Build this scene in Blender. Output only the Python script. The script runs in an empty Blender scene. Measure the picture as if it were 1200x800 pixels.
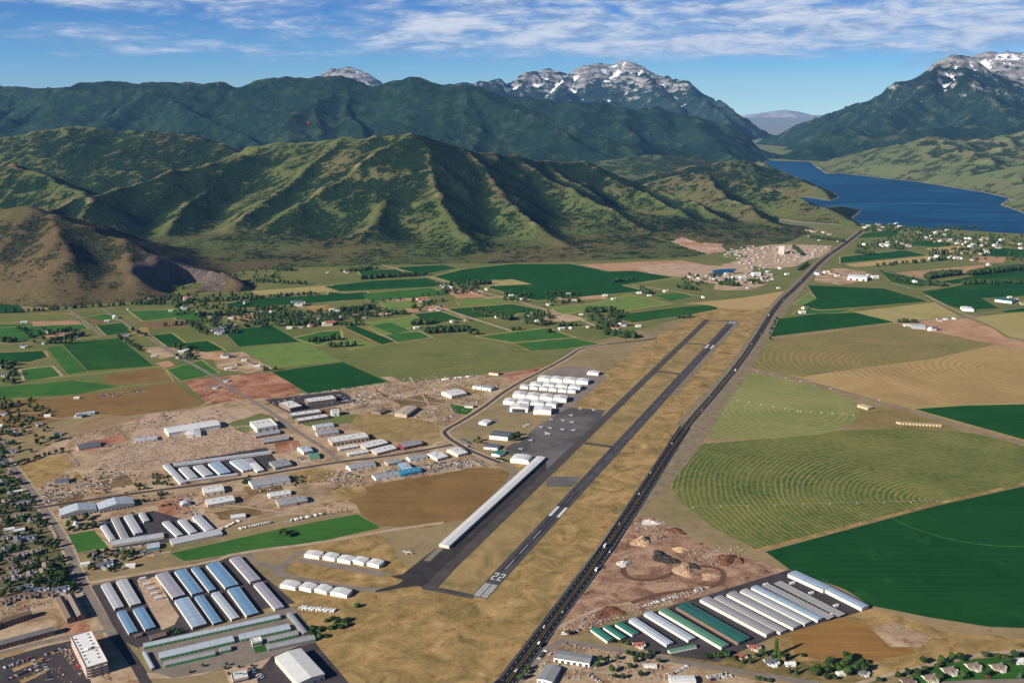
import bpy, bmesh, math, random
import numpy as np
from mathutils import Vector, Matrix
random.seed(7)
R = math.radians
sc = bpy.context.scene
C = sc.collection
# ------------------------------------------------------------------ camera
H = 730.0; F = 1157.0; YH = 118.0
PITCH = math.atan((400 - YH) / F)
cam = bpy.data.cameras.new('camera'); cam.sensor_width = 36; cam.lens = 36 * F / 1200
cam.clip_start = 1; cam.clip_end = 200000
co = bpy.data.objects.new('camera', cam); C.objects.link(co)
co.location = (0, 0, H); co.rotation_euler = (math.pi / 2 - PITCH, 0, 0)
sc.camera = co
sc.render.resolution_x = 1024; sc.render.resolution_y = 682
cp, sp = math.cos(PITCH), math.sin(PITCH)
def ray(x, y):
    a = (x - 600) / F; b = (400 - y) / F
    return (a, cp + b * sp, -sp + b * cp)
def G(x, y, z=0.0):
    d = ray(x, y); t = (z - H) / d[2]
    return Vector((d[0] * t, d[1] * t, z))
def PD(x, y, D):
    d = ray(x, y); t = D / d[1]
    return (d[0] * t, D, H + d[2] * t)
# ------------------------------------------------------------------ sun and sky
SUN_AZ = math.atan2(-0.82, -0.57)      # the sun stands to the left and behind the camera
SUN_EL = R(25)
sl = bpy.data.lights.new('sun', 'SUN'); sl.energy = 5.0; sl.angle = R(0.53); sl.color = (1, .92, .80)
so = bpy.data.objects.new('sun', sl); C.objects.link(so); so.location = (-300, -300, 900)
sdir = Vector((math.sin(SUN_AZ) * math.cos(SUN_EL), math.cos(SUN_AZ) * math.cos(SUN_EL), math.sin(SUN_EL)))
so.rotation_euler = sdir.to_track_quat('Z', 'Y').to_euler()
sc.view_settings.view_transform = 'Standard'; sc.view_settings.look = 'None'
sc.view_settings.exposure = 0.8; sc.view_settings.gamma = 1
w = bpy.data.worlds.new('World'); sc.world = w; w.use_nodes = True
class NT:
    def __init__(s, tree): s.t = tree; s.n = tree.nodes; s.l = tree.links
    def new(s, typ, **kw):
        n = s.n.new(typ)
        for k, v in kw.items(): setattr(n, k, v)
        return n
    def link(s, a, b): s.l.new(a, b)
    def val(s, node, i, v):
        if isinstance(v, bpy.types.NodeSocket): s.l.new(v, node.inputs[i])
        elif v is not None: node.inputs[i].default_value = v
    def math(s, op, a, b=None, clamp=False):
        n = s.new('ShaderNodeMath', operation=op, use_clamp=clamp); s.val(n, 0, a); s.val(n, 1, b); return n.outputs[0]
    def vmath(s, op, a, b=None):
        n = s.new('ShaderNodeVectorMath', operation=op); s.val(n, 0, a); s.val(n, 1, b); return n.outputs[0]
    def comb(s, x, y, z=0.0):
        n = s.new('ShaderNodeCombineXYZ'); s.val(n, 0, x); s.val(n, 1, y); s.val(n, 2, z); return n.outputs[0]
    def sep(s, v):
        n = s.new('ShaderNodeSeparateXYZ'); s.val(n, 0, v); return n.outputs
    def noise(s, vec, scale, detail=4, rough=.55, dist=0.0):
        n = s.new('ShaderNodeTexNoise'); s.val(n, 'Vector', vec)
        n.inputs['Scale'].default_value = scale; n.inputs['Detail'].default_value = detail
        n.inputs['Roughness'].default_value = rough; n.inputs['Distortion'].default_value = dist
        return n.outputs['Fac']
    def ramp(s, fac, pts, interp='LINEAR'):
        n = s.new('ShaderNodeValToRGB'); s.val(n, 0, fac); e = n.color_ramp; e.interpolation = interp
        while len(e.elements) < len(pts): e.elements.new(.5)
        for el, (p, c) in zip(e.elements, pts):
            el.position = p; el.color = (c[0], c[1], c[2], 1) if not isinstance(c, (int, float)) else (c, c, c, 1)
        return n.outputs[0]
    def mix(s, fac, a, b, blend='MIX'):
        n = s.new('ShaderNodeMix', data_type='RGBA', blend_type=blend); s.val(n, 0, fac)
        for i, v in ((6, a), (7, b)):
            if isinstance(v, tuple): n.inputs[i].default_value = (*v[:3], 1)
            else: s.l.new(v, n.inputs[i])
        return n.outputs[2]
    def rng(s, v, a, b, c=0.0, d=1.0):
        n = s.new('ShaderNodeMapRange'); s.val(n, 0, v)
        for i, q in enumerate((a, b, c, d)): n.inputs[i + 1].default_value = q
        return n.outputs[0]
wt = NT(w.node_tree); wt.n.clear()
geo = wt.new('ShaderNodeTexCoord'); dirv = geo.outputs['Generated']
X_, Y_, Z_ = wt.sep(dirv)
zc = wt.math('MAXIMUM', Z_, .02)
sky = wt.new('ShaderNodeTexSky', sky_type='NISHITA', sun_disc=False)
sky.sun_elevation = SUN_EL; sky.sun_rotation = SUN_AZ; sky.altitude = 2400; sky.air_density = 1.0; sky.dust_density = .3; sky.ozone_density = 2.0
wt.link(wt.comb(X_, Y_, zc), sky.inputs[0])
tint = wt.ramp(wt.rng(Z_, -.01, .30), [(0, (.95, 1.18, 1.28)), (.14, (.46, .84, 1.18)), (.36, (.12, .42, 1.02)), (1, (.22, .42, .75))])
skyc = wt.mix(1.0, sky.outputs[0], tint, 'MULTIPLY')
az = wt.math('ARCTAN2', X_, Y_)
v1 = wt.comb(wt.math('MULTIPLY', az, 8.0), wt.math('ADD', wt.math('MULTIPLY', Z_, 46.0), wt.math('MULTIPLY', az, 1.6)), 3.1)
n1 = wt.noise(v1, 1.0, 10, .66, .7)
v2 = wt.comb(wt.math('MULTIPLY', az, 16.0), wt.math('ADD', wt.math('MULTIPLY', Z_, 95.0), wt.math('MULTIPLY', az, -3.0)), 9.7)
n2 = wt.noise(v2, 1.0, 8, .68, .8)
# the thick bank right of the middle, thin streaks to the left of it
bank = wt.math('MULTIPLY', wt.rng(Z_, .036, .052), wt.rng(Z_, .088, .074))
bank = wt.math('MULTIPLY', bank, wt.rng(az, -.30, -.10, .15, 1.0))
upper = wt.math('MULTIPLY', wt.rng(Z_, .074, .092), wt.rng(az, -.55, .3, .95, 1.0))
low = wt.math('MULTIPLY', wt.rng(Z_, .028, .050, 0, .55), wt.rng(az, -.45, .05, .1, 1.0))
dens = wt.math('ADD', wt.math('ADD', wt.math('MULTIPLY', bank, .15), wt.math('MULTIPLY', upper, .09)), wt.math('MULTIPLY', low, .05))
f = wt.math('ADD', wt.math('ADD', wt.math('MULTIPLY', n1, .58), wt.math('MULTIPLY', n2, .42)), dens)
cm = wt.math('MULTIPLY', wt.math('MULTIPLY', wt.rng(f, .51, .68), wt.rng(Z_, .024, .045, 0, .95)), wt.rng(Z_, .17, .12))
cshade = wt.noise(wt.comb(wt.math('MULTIPLY', az, 22.0), wt.math('MULTIPLY', Z_, 85.0), 1.0), 1.0, 8, .66, .4)
cs = wt.math('ADD', cshade, wt.math('MULTIPLY', wt.rng(f, .56, .74), .16))
ccol = wt.ramp(cs, [(.38, (.20, .29, .48)), (.50, (.36, .44, .60)), (.60, (.62, .66, .74)), (.72, (.80, .80, .82))])
bg1 = wt.new('ShaderNodeBackground'); wt.link(skyc, bg1.inputs[0]); bg1.inputs[1].default_value = .05
bg2 = wt.new('ShaderNodeBackground'); wt.link(ccol, bg2.inputs[0]); bg2.inputs[1].default_value = .62
mx = wt.new('ShaderNodeMixShader'); wt.link(cm, mx.inputs[0]); wt.link(bg1.outputs[0], mx.inputs[1]); wt.link(bg2.outputs[0], mx.inputs[2])
ow = wt.new('ShaderNodeOutputWorld'); wt.link(mx.outputs[0], ow.inputs[0])
# ------------------------------------------------------------------ helpers
def tag(o, label=None, cat=None, group=None, kind=None):
    if label: o['label'] = label
    if cat: o['category'] = cat
    if group: o['group'] = group
    if kind: o['kind'] = kind
    return o
def mesh_obj(name, verts, faces, mats, parent=None, midx=None, smooth=False):
    me = bpy.data.meshes.new(name); me.from_pydata(verts, [], faces)
    for m in (mats if isinstance(mats, (list, tuple)) else [mats]): me.materials.append(m)
    if midx is not None: me.polygons.foreach_set('material_index', midx)
    if smooth: me.polygons.foreach_set('use_smooth', [True] * len(me.polygons))
    me.update()
    o = bpy.data.objects.new(name, me); C.objects.link(o)
    if parent: o.parent = parent
    return o
def empty(name, loc=(0, 0, 0), rz=0.0):
    o = bpy.data.objects.new(name, None); C.objects.link(o); o.location = loc; o.rotation_euler = (0, 0, rz); o.empty_display_size = 2
    return o
def new_mat(name):
    m = bpy.data.materials.new(name); m.use_nodes = True; t = NT(m.node_tree)
    b = t.n['Principled BSDF']; b.inputs['Roughness'].default_value = .9; b.inputs['Specular IOR Level'].default_value = .02
    return m, t, b
def pos(t): return t.new('ShaderNodeNewGeometry').outputs['Position']
# numpy noise
def _h(ix, iy, s):
    n = (ix.astype(np.int64) * 374761393 + iy.astype(np.int64) * 668265263 + s * 1442695041) & 0xffffffff
    n = ((n ^ (n >> 13)) * 1274126177) & 0xffffffff
    return ((n ^ (n >> 16)) & 0xffff) / 65535.0
def vn(x, y, s=0):
    ix = np.floor(x); iy = np.floor(y); fx = x - ix; fy = y - iy
    fx = fx * fx * fx * (fx * (fx * 6 - 15) + 10); fy = fy * fy * fy * (fy * (fy * 6 - 15) + 10)
    a = _h(ix, iy, s); b = _h(ix + 1, iy, s); c = _h(ix, iy + 1, s); d = _h(ix + 1, iy + 1, s)
    return (a * (1 - fx) + b * fx) * (1 - fy) + (c * (1 - fx) + d * fx) * fy
def fbm(x, y, o=5, s=0, g=.5):
    t = 0; a = 1; n = 0
    for i in range(o):
        t = t + a * vn(x * 2 ** i + 17.3 * i, y * 2 ** i - 9.1 * i, s + i); n += a; a *= g
    return t / n
def ridged(x, y, o=4, s=0, g=.5):
    t = 0; a = 1; n = 0
    for i in range(o):
        t = t + a * (1 - np.abs(2 * vn(x * 2 ** i + 5.1 * i, y * 2 ** i + 3.7 * i, s + i) - 1)); n += a; a *= g
    return t / n
# ------------------------------------------------------------------ terrain
def spurs(r, step, ang, fall, rnd, width=1.0, sides=(1, -1), zmin=30):
    """side spurs that run down from a ridge polyline"""
    out = []; acc = step * .5
    for a, b in zip(r[:-1], r[1:]):
        a = np.array(a); b = np.array(b); L = np.hypot(*(b - a)[:2])
        if L < 1: continue
        t = (b - a) / L; p = acc
        while p < L:
            q = a + t * p
            for s in sides:
                if q[2] < zmin * 2: continue
                an = math.atan2(t[1], t[0]) + s * (ang + rnd.uniform(-.3, .3))
                pts = [tuple(q)]; z = q[2]; x, y = q[0], q[1]; n = 5; L2 = q[2] / fall * rnd.uniform(.75, 1.0)
                for k in range(n):
                    an += rnd.uniform(-.35, .35)
                    x += math.cos(an) * L2 / n; y += math.sin(an) * L2 / n
                    zz = q[2] * (1 - (k + 1) / n) ** 1.15
                    pts.append((x, y, zz))
                out.append(pts)
            p += step * rnd.uniform(.7, 1.35)
        acc = p - L
    return out
def envelope(X, Y, ridges, slope, k=14.0):
    Hh = np.full(X.shape, -1e4)
    for r, s in ridges:
        for a, b in zip(r[:-1], r[1:]):
            dx, dy = b[0] - a[0], b[1] - a[1]; L2 = dx * dx + dy * dy + 1e-6
            t = np.clip(((X - a[0]) * dx + (Y - a[1]) * dy) / L2, 0, 1)
            d = np.hypot(X - a[0] - t * dx, Y - a[1] - t * dy)
            h = a[2] + t * (b[2] - a[2]) - s * slope * d
            m = np.maximum(Hh, h); df = np.abs(Hh - h)
            Hh = m + np.where(df < 4 * k, k * np.log1p(np.exp(-np.minimum(df, 60 * k) / k)), 0)
    return Hh
def blur(a, n):
    for _ in range(n):
        b = a.copy(); b[1:-1, 1:-1] = (a[:-2, 1:-1] + a[2:, 1:-1] + a[1:-1, :-2] + a[1:-1, 2:] + 2 * a[1:-1, 1:-1]) / 6; a = b
    return a
def terrain(name, x0, x1, y0, y1, res, ridges, slope, mat, warp=60, wsc=500, rough=.10, rsc=260, base=0.0, k=14, seed=1, smooth=True, extra=None, cb=10, blank=-6.0):
    xs = np.arange(x0, x1 + res, res); ys = np.arange(y0, y1 + res, res)
    X, Y = np.meshgrid(xs, ys)
    wx = X + warp * (fbm(X / wsc, Y / wsc, 4, seed + 50) - .5) * 2; wy = Y + warp * (fbm(X / wsc, Y / wsc, 4, seed + 90) - .5) * 2
    Hh = envelope(wx, wy, ridges, slope, k)
    amp = np.clip(Hh, 0, None)
    Hh = Hh + (ridged(X / rsc, Y / rsc, 5, seed) - .62) * np.minimum(amp * rough * 4, rough * 700) + (fbm(X / (rsc * .3), Y / (rsc * .3), 3, seed + 7) - .5) * np.minimum(amp * rough, rough * 120)
    if extra is not None: Hh = extra(X, Y, Hh)
    Hh = np.where(Hh > 0, Hh, Hh * .15) 
    Hh = np.log1p(np.exp(np.clip(Hh / 6, -30, 30))) * 6 * (Hh < 60) + Hh * (Hh >= 60) + blank + base
    conv = Hh - blur(Hh, cb)
    ny, nx = X.shape
    V = np.stack([X, Y, Hh], -1).reshape(-1, 3)
    i = np.arange(ny * nx).reshape(ny, nx)
    Fq = np.stack([i[:-1, :-1], i[:-1, 1:], i[1:, 1:], i[1:, :-1]], -1).reshape(-1, 4)
    zmax = Hh.reshape(-1)[Fq].max(1); Fq = Fq[zmax > base - .5]
    used = np.zeros(len(V), bool); used[Fq.reshape(-1)] = True
    mp = np.cumsum(used) - 1; V = V[used]; Fq = mp[Fq]; cv = conv.reshape(-1)[used]
    me = bpy.data.meshes.new(name); me.vertices.add(len(V)); me.vertices.foreach_set('co', V.astype(np.float32).reshape(-1))
    me.loops.add(len(Fq) * 4); me.loops.foreach_set('vertex_index', Fq.reshape(-1).astype(np.int32))
    me.polygons.add(len(Fq)); me.polygons.foreach_set('loop_start', (np.arange(len(Fq)) * 4).astype(np.int32))
    me.polygons.foreach_set('use_smooth', np.full(len(Fq), smooth)); me.update(calc_edges=True)
    at = me.attributes.new('conv', 'FLOAT', 'POINT'); at.data.foreach_set('value', (cv / res).astype(np.float32))
    me.materials.append(mat)
    o = bpy.data.objects.new(name, me); C.objects.link(o); tag(o, kind='structure')
    return o
def px(*pts): return [PD(*p) for p in pts]
# materials for terrain
def hill_mat(name, grass, scrub, dry, bare, zdry=0, scrubbias=0.0, sc1=1/260, sc2=1/38, bump=8, lowbias=-.55):
    m, t, b = new_mat(name); P = pos(t)
    cv = t.new('ShaderNodeAttribute', attribute_name='conv').outputs['Fac']
    g = t.new('ShaderNodeNewGeometry'); nx, ny, nz = t.sep(g.outputs['Normal'])
    n1 = t.noise(P, sc1, 5, .6, .5); n2 = t.noise(P, sc2, 4, .65); n3 = t.noise(P, 1/600, 3, .5)
    # scrub likes the hollows and the slopes turned from the sun
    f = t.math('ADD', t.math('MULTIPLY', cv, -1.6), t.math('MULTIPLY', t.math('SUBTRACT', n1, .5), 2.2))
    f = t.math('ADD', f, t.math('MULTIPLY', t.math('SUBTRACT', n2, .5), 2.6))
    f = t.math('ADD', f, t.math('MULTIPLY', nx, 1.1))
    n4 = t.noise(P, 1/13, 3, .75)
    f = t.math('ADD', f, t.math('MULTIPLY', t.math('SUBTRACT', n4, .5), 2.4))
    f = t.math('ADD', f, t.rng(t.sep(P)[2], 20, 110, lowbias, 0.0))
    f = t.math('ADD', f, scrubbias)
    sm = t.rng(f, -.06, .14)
    gcol = t.mix(t.rng(n3, .42, .62), grass, dry)
    gcol = t.mix(t.rng(n2, .3, .75, 0, .5), gcol, bare); gcol = t.mix(t.rng(n4, .35, .6, .55, 0), gcol, scrub)
    bm = t.math('MULTIPLY', t.rng(cv, .22, .5), t.rng(n1, .45, .6))
    gcol = t.mix(bm, gcol, bare)
    sv = t.noise(P, 1/16, 3, .6)
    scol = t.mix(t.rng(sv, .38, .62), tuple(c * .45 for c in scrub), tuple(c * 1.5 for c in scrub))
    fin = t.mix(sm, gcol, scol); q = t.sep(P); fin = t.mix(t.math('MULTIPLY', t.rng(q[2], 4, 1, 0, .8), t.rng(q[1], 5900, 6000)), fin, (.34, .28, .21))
    t.link(fin, b.inputs['Base Color'])
    bp = t.new('ShaderNodeBump'); bp.inputs['Strength'].default_value = .8; bp.inputs['Distance'].default_value = bump
    t.link(t.math('MULTIPLY', sv, sm), bp.inputs['Height']); t.link(bp.outputs[0], b.inputs['Normal'])
    return m
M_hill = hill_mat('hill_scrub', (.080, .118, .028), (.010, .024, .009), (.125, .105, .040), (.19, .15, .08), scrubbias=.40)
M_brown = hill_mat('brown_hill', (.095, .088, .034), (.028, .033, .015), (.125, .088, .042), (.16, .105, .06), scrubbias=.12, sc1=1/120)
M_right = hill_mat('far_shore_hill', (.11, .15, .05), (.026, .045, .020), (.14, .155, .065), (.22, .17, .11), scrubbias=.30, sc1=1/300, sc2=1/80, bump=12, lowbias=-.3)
def peak_mat(name, rockz, snowz, forest=(.009, .028, .019), rock=(.24, .215, .19), snow=True, strata=130., cliff=0.0):
    m, t, b = new_mat(name); P = pos(t); x, y, z = t.sep(P)
    cv = t.new('ShaderNodeAttribute', attribute_name='conv').outputs['Fac']
    g = t.new('ShaderNodeNewGeometry'); nx, ny, nz = t.sep(g.outputs['Normal'])
    n1 = t.noise(P, 1/900, 6, .65, .6); n2 = t.noise(P, 1/150, 7, .72); n3 = t.noise(P, 1/45, 4, .75)
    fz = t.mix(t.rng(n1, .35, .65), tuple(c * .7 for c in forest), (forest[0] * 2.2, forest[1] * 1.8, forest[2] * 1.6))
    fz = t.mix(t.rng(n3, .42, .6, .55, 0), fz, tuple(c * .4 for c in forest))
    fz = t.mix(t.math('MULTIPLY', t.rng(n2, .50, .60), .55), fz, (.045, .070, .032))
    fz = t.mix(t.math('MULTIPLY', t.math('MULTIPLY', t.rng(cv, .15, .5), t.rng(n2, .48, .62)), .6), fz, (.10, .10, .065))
    warped = t.math('ADD', t.math('ADD', z, t.math('MULTIPLY', n1, 700.)), t.math('MULTIPLY', n2, 90.))
    st = t.math('SINE', t.math('MULTIPLY', warped, 6.283 / strata))
    rcol = t.mix(t.rng(t.math('ADD', t.math('MULTIPLY', st, .16), t.math('ADD', t.math('MULTIPLY', n2, .5), t.math('MULTIPLY', n3, .5))), .25, .75), tuple(c * .45 for c in rock), tuple(c * 1.45 for c in rock))
    rf = t.math('ADD', t.math('DIVIDE', t.math('SUBTRACT', z, rockz), 420.), t.math('MULTIPLY', t.math('SUBTRACT', n1, .5), 3.4))
    rf = t.math('ADD', rf, t.math('MULTIPLY', t.math('SUBTRACT', n2, .5), 4.2)); rf = t.math('ADD', rf, t.math('MULTIPLY', t.math('SUBTRACT', n3, .5), 2.4))
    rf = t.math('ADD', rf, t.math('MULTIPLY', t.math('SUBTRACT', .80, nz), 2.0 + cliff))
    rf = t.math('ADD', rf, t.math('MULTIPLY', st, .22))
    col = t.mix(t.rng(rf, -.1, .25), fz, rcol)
    if snow:
        sf = t.math('ADD', t.math('DIVIDE', t.math('SUBTRACT', z, snowz), 260.), t.math('MULTIPLY', cv, -3.2))
        sf = t.math('ADD', sf, t.math('MULTIPLY', t.math('SUBTRACT', n2, .5), 6.0)); sf = t.math('ADD', sf, t.math('MULTIPLY', t.math('SUBTRACT', n3, .5), 4.0)); sf = t.math('ADD', sf, t.math('MULTIPLY', t.math('SUBTRACT', n1, .5), 5))
        sf = t.math('ADD', sf, t.math('MULTIPLY', t.math('SUBTRACT', nz, .72), 3.0))
        col = t.mix(t.rng(sf, 0, .12), col, (.85, .87, .9))
    t.link(col, b.inputs['Base Color'])
    bp = t.new('ShaderNodeBump'); bp.inputs['Strength'].default_value = .9; bp.inputs['Distance'].default_value = 60
    t.link(t.math('ADD', n2, t.math('MULTIPLY', n3, .3)), bp.inputs['Height']); t.link(bp.outputs[0], b.inputs['Normal'])
    return m
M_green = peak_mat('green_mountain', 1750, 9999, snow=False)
M_peak = peak_mat('snowy_peak', 1130, 1490, cliff=1.0, rock=(.24, .225, .215))
M_massif = peak_mat('limestone_massif', 1130, 1600, cliff=1.4, rock=(.23, .215, .205))
M_farmt = peak_mat('far_range_hazed', 900, 9999, forest=(.30, .35, .39), rock=(.34, .38, .42), snow=False)  # distance haze painted into the pale blue forest and rock colours
rnd = random.Random(3)
# --- near hills
NR = []
def addr(r, s=1.0, sp_=None, ang=1.0, fall=.42, ss=1.3, sides=(1, -1)):
    NR.append((r, s))
    if sp_:
        for q in spurs(r, sp_, ang, fall, rnd, sides=sides): NR.append((q, ss))
addr(px((-160,176,7900),(-60,170,7800),(0,163,7800),(50,153,7800),(85,148,7800),(115,152,7700),(150,153,7700),(190,154,7600),(230,160,7500),(262,173,7300),(300,185,7200)), .8, 620, 1.3)
addr(px((-120,178,6600),(-30,183,6400),(0,188,6300),(50,205,5950),(95,222,5650),(110,235,5400)), 1, 620)
addr(px((330,170,6700),(270,184,6450),(240,192,6300),(190,203,6050),(140,217,5800),(100,230,5500),(55,248,5200),(20,262,5050)), 1, 620, 1.2)
addr(px((265,178,7000),(300,170,6800),(340,167,6700),(400,161,6500),(440,160,6300),(480,159,6200),(495,163,6250),(530,171,6400),(560,177,6500),(600,184,6700),(640,189,6900),(680,189,7100),(700,196,7000),(740,213,6900)), 1, None)
addr(px((478,160,6200),(450,175,6050),(420,193,5880),(385,215,5680),(350,238,5480),(320,258,5330),(295,277,5220)), 1.05, 560, 1.1)
addr(px((495,163,6230),(505,190,5900),(512,220,5550),(528,250,5200),(545,275,4930),(565,300,4700)), 1.1, 560, 1.0)
addr(px((540,173,6430),(565,195,6100),(590,220,5780),(610,243,5450),(628,262,5180),(660,285,4900),(700,300,4700)), 1.1, 560, 1.0)
addr(px((600,184,6700),(640,205,6350),(680,226,6000),(720,248,5600),(760,272,5250),(800,294,4950)), 1.0, 560, 1.0)
addr(px((690,191,7100),(725,212,6800),(765,232,6350),(800,250,5950),(835,268,5600)), .9, 560)
addr(px((400,161,6500),(382,180,6300),(350,200,6000),(322,225,5720),(290,250,5450),(272,265,5300)), 1.1, 560)
addr(px((310,170,6800),(285,190,6500),(255,215,6150),(225,240,5700),(208,258,5450),(195,272,5300)), 1.0, 560)
addr(px((640,189,6900),(672,212,6500),(700,232,6150),(735,260,5600)), 1.1, None)
addr(px((440,160,6300),(452,182,6080),(462,205,5800),(455,235,5450),(440,262,5150),(420,285,4950)), 1.15, 560)
# right part of the near hills
addr(px((735,211,8200),(770,204,8400),(800,198,8500),(840,190,8600),(870,189,8600),(900,198,8500),(930,208,8200),(960,222,7800),(975,230,7500)), .8, 560, 1.1)
addr(px((770,209,7600),(800,203,7500),(830,206,7300),(870,212,7100),(905,222,6800),(940,234,6500),(975,246,6250),(1003,259,5950)), .85, 560)
addr(px((830,206,7300),(850,226,6700),(870,240,6300),(900,256,5900),(925,266,5700)), .95, 480)
addr(px((740,213,6900),(780,226,6600),(815,238,6200),(850,255,5800)), .9, 480)
addr(px((975,243,6300),(1003,238,6500),(1022,240,6420)), .5)
NR.append(([(*G(x, y)[:2], z) for x, y, z in ((215,284,30),(280,287,45),(330,289,48),(430,290,45),(540,289,42),(640,288,42),(720,284,45),(790,278,40),(850,270,36),(900,268,28))], .20))
NR.append(([(*G(x, y)[:2], z) for x, y, z in ((700,270,120),(740,272,110),(780,274,85),(815,280,50))], .40))
NR.append(([(*G(x, y)[:2], z) for x, y, z in ((60,292,30),(120,296,25),(200,300,22),(260,304,18),(300,306,14))], .20))
# brown hill on the left
BR = px((-260,262,4300),(-120,250,4350),(0,245,4350),(32,243,4330),(62,251,4280),(100,267,4200),(140,281,4130),(178,295,4060),(205,308,3950))
addr(BR, .85, 520, 1.1, .5)
addr(px((62,251,4280),(70,275,4050),(85,300,3850),(100,325,3720)), .9)
addr(px((150,283,4110),(160,305,3900),(170,325,3780),(175,340,3700)), .9)
addr(px((205,303,4080),(240,311,4000),(262,318,3930),(280,327,3860)), 1.3)
def quarry(X, Y, Hh):
    # the cut: a floor sunk to the plain behind a cliff
    c = G(213, 338); d = np.hypot((X - c.x + 25 * np.sin(Y / 40)) / 1.0, (Y - c.y) * .75)
    cut = np.clip((d - 105) * 2.2, 0, None)
    Hh = np.where(d < 240, np.minimum(Hh, cut), Hh)
    return lakecut(X, Y, Hh)
LAKE = [(900,188.5),(947,189.5),(958,196),(968,204),(985,203),(1000,205),(1075,213),(1150,225),(1182,232),(1172,240),(1200,250),(1300,256),(1300,285),(1200,274),(1100,268),(1010,262),(1000,256),(1012,246),(1028,241),(1020,237),(990,241),(972,236),(985,231),(978,225),(950,215),(925,204),(905,196)]
def lakecut(X, Y, Hh):
    P_ = [G(x, y) for x, y in LAKE]; ins = np.zeros(X.shape, bool); dm = np.full(X.shape, 1e9)
    for a, b in zip(P_, P_[1:] + P_[:1]):
        c = (a.y > Y) != (b.y > Y); xi = (b.x - a.x) * (Y - a.y) / (b.y - a.y + 1e-9) + a.x; ins ^= c & (X < xi)
        dx, dy = b.x - a.x, b.y - a.y; t_ = np.clip(((X - a.x) * dx + (Y - a.y) * dy) / (dx * dx + dy * dy + 1e-9), 0, 1); dm = np.minimum(dm, np.hypot(X - a.x - t_ * dx, Y - a.y - t_ * dy))
    return np.where(ins, -12, np.minimum(Hh, dm * .42 + 1))
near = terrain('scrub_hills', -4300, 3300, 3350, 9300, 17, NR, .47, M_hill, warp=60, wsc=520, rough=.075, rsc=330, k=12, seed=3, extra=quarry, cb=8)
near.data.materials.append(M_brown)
mq, tq, bq = new_mat('quarry_rock_shaded'); Pq = pos(tq)
tq.link(tq.ramp(tq.noise(tq.vmath('MULTIPLY', Pq, (1, 1, .3)), 1/18, 5, .7), [(.35, (.06, .052, .048)), (.55, (.11, .085, .07)), (.72, (.26, .18, .12))]), bq.inputs['Base Color'])  # the cliff's shade is painted in: rock colour darkened, with tan breaks
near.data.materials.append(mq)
mo, to, bo = new_mat('orange_scar'); to.link(to.ramp(to.noise(pos(to), 1/60, 6, .7, 1.0), [(.35, (.30, .15, .09)), (.5, (.42, .25, .16)), (.65, (.50, .40, .31))]), bo.inputs['Base Color']); near.data.materials.append(mo)
def paint_near():
    me = near.data; n = len(me.polygons); c = np.empty(n * 3); me.polygons.foreach_get('center', c); c = c.reshape(-1, 3)
    idx = np.zeros(n, np.int32)
    lim = G(300, 330)
    edge = 4560 + 60 * np.sin(c[:, 0] / 90)
    idx[(c[:, 1] < edge) & (c[:, 0] < lim.x)] = 1
    s_ = [G(x, y, z) for x, y, z in ((787,259,130),(800,256,130),(822,268,90),(846,279,40),(850,290,20),(842,299,10),(826,287,40),(806,272,90))]; ins = np.zeros(n, bool)
    for a, b in zip(s_, s_[1:] + s_[:1]):
        cc = (a.y > c[:, 1]) != (b.y > c[:, 1]); ins ^= cc & (c[:, 0] < (b.x - a.x) * (c[:, 1] - a.y) / (b.y - a.y + 1e-9) + a.x)
    idx[ins] = 3
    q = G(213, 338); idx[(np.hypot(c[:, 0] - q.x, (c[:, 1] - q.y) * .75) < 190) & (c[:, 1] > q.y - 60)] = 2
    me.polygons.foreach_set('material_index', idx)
paint_near()
# --- green plateau and shore hills
P1 = []
for r, s, q in ((px((700,192,9400),(730,186,9500),(760,182,9600),(790,184,9700),(820,187,9900)), .35, 0),):
    P1.append((r, s))
terrain('grassy_bench', -200, 3400, 8300, 10800, 30, P1, .45, M_right, warp=60, rough=.05, rsc=400, k=20, seed=11, extra=lakecut)
SR = []
def addp(L, r, s, sp_=None, ang=1.1, fall=.35, ss=1.2):
    L.append((r, s))
    if sp_:
        for q in spurs(r, sp_, ang, fall, rnd, zmin=40): L.append((q, ss))
addp(SR, px((950,197,9700),(970,188,9800),(995,176,9900),(1025,163,10000),(1055,166,10200),(1090,162,10600),(1130,166,11000),(1170,160,11500),(1260,150,12000),(1400,140,12500)), .55, 480)
addp(SR, px((1140,180,9500),(1180,172,9600),(1230,165,9700),(1300,155,9800),(1420,150,9800)), .55, 450)
addp(SR, px((1150,205,8400),(1185,200,8400),(1240,190,8300),(1340,180,8300)), .5, 420)
addp(SR, px((1178,240,6900),(1192,236,6900),(1240,226,6900),(1330,215,6900)), .5, 300)
terrain('far_shore_hills', 2200, 9500, 6550, 14500, 32, SR, .42, M_right, warp=120, wsc=600, rough=.22, rsc=380, k=8, seed=23, cb=7, extra=lakecut)
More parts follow.
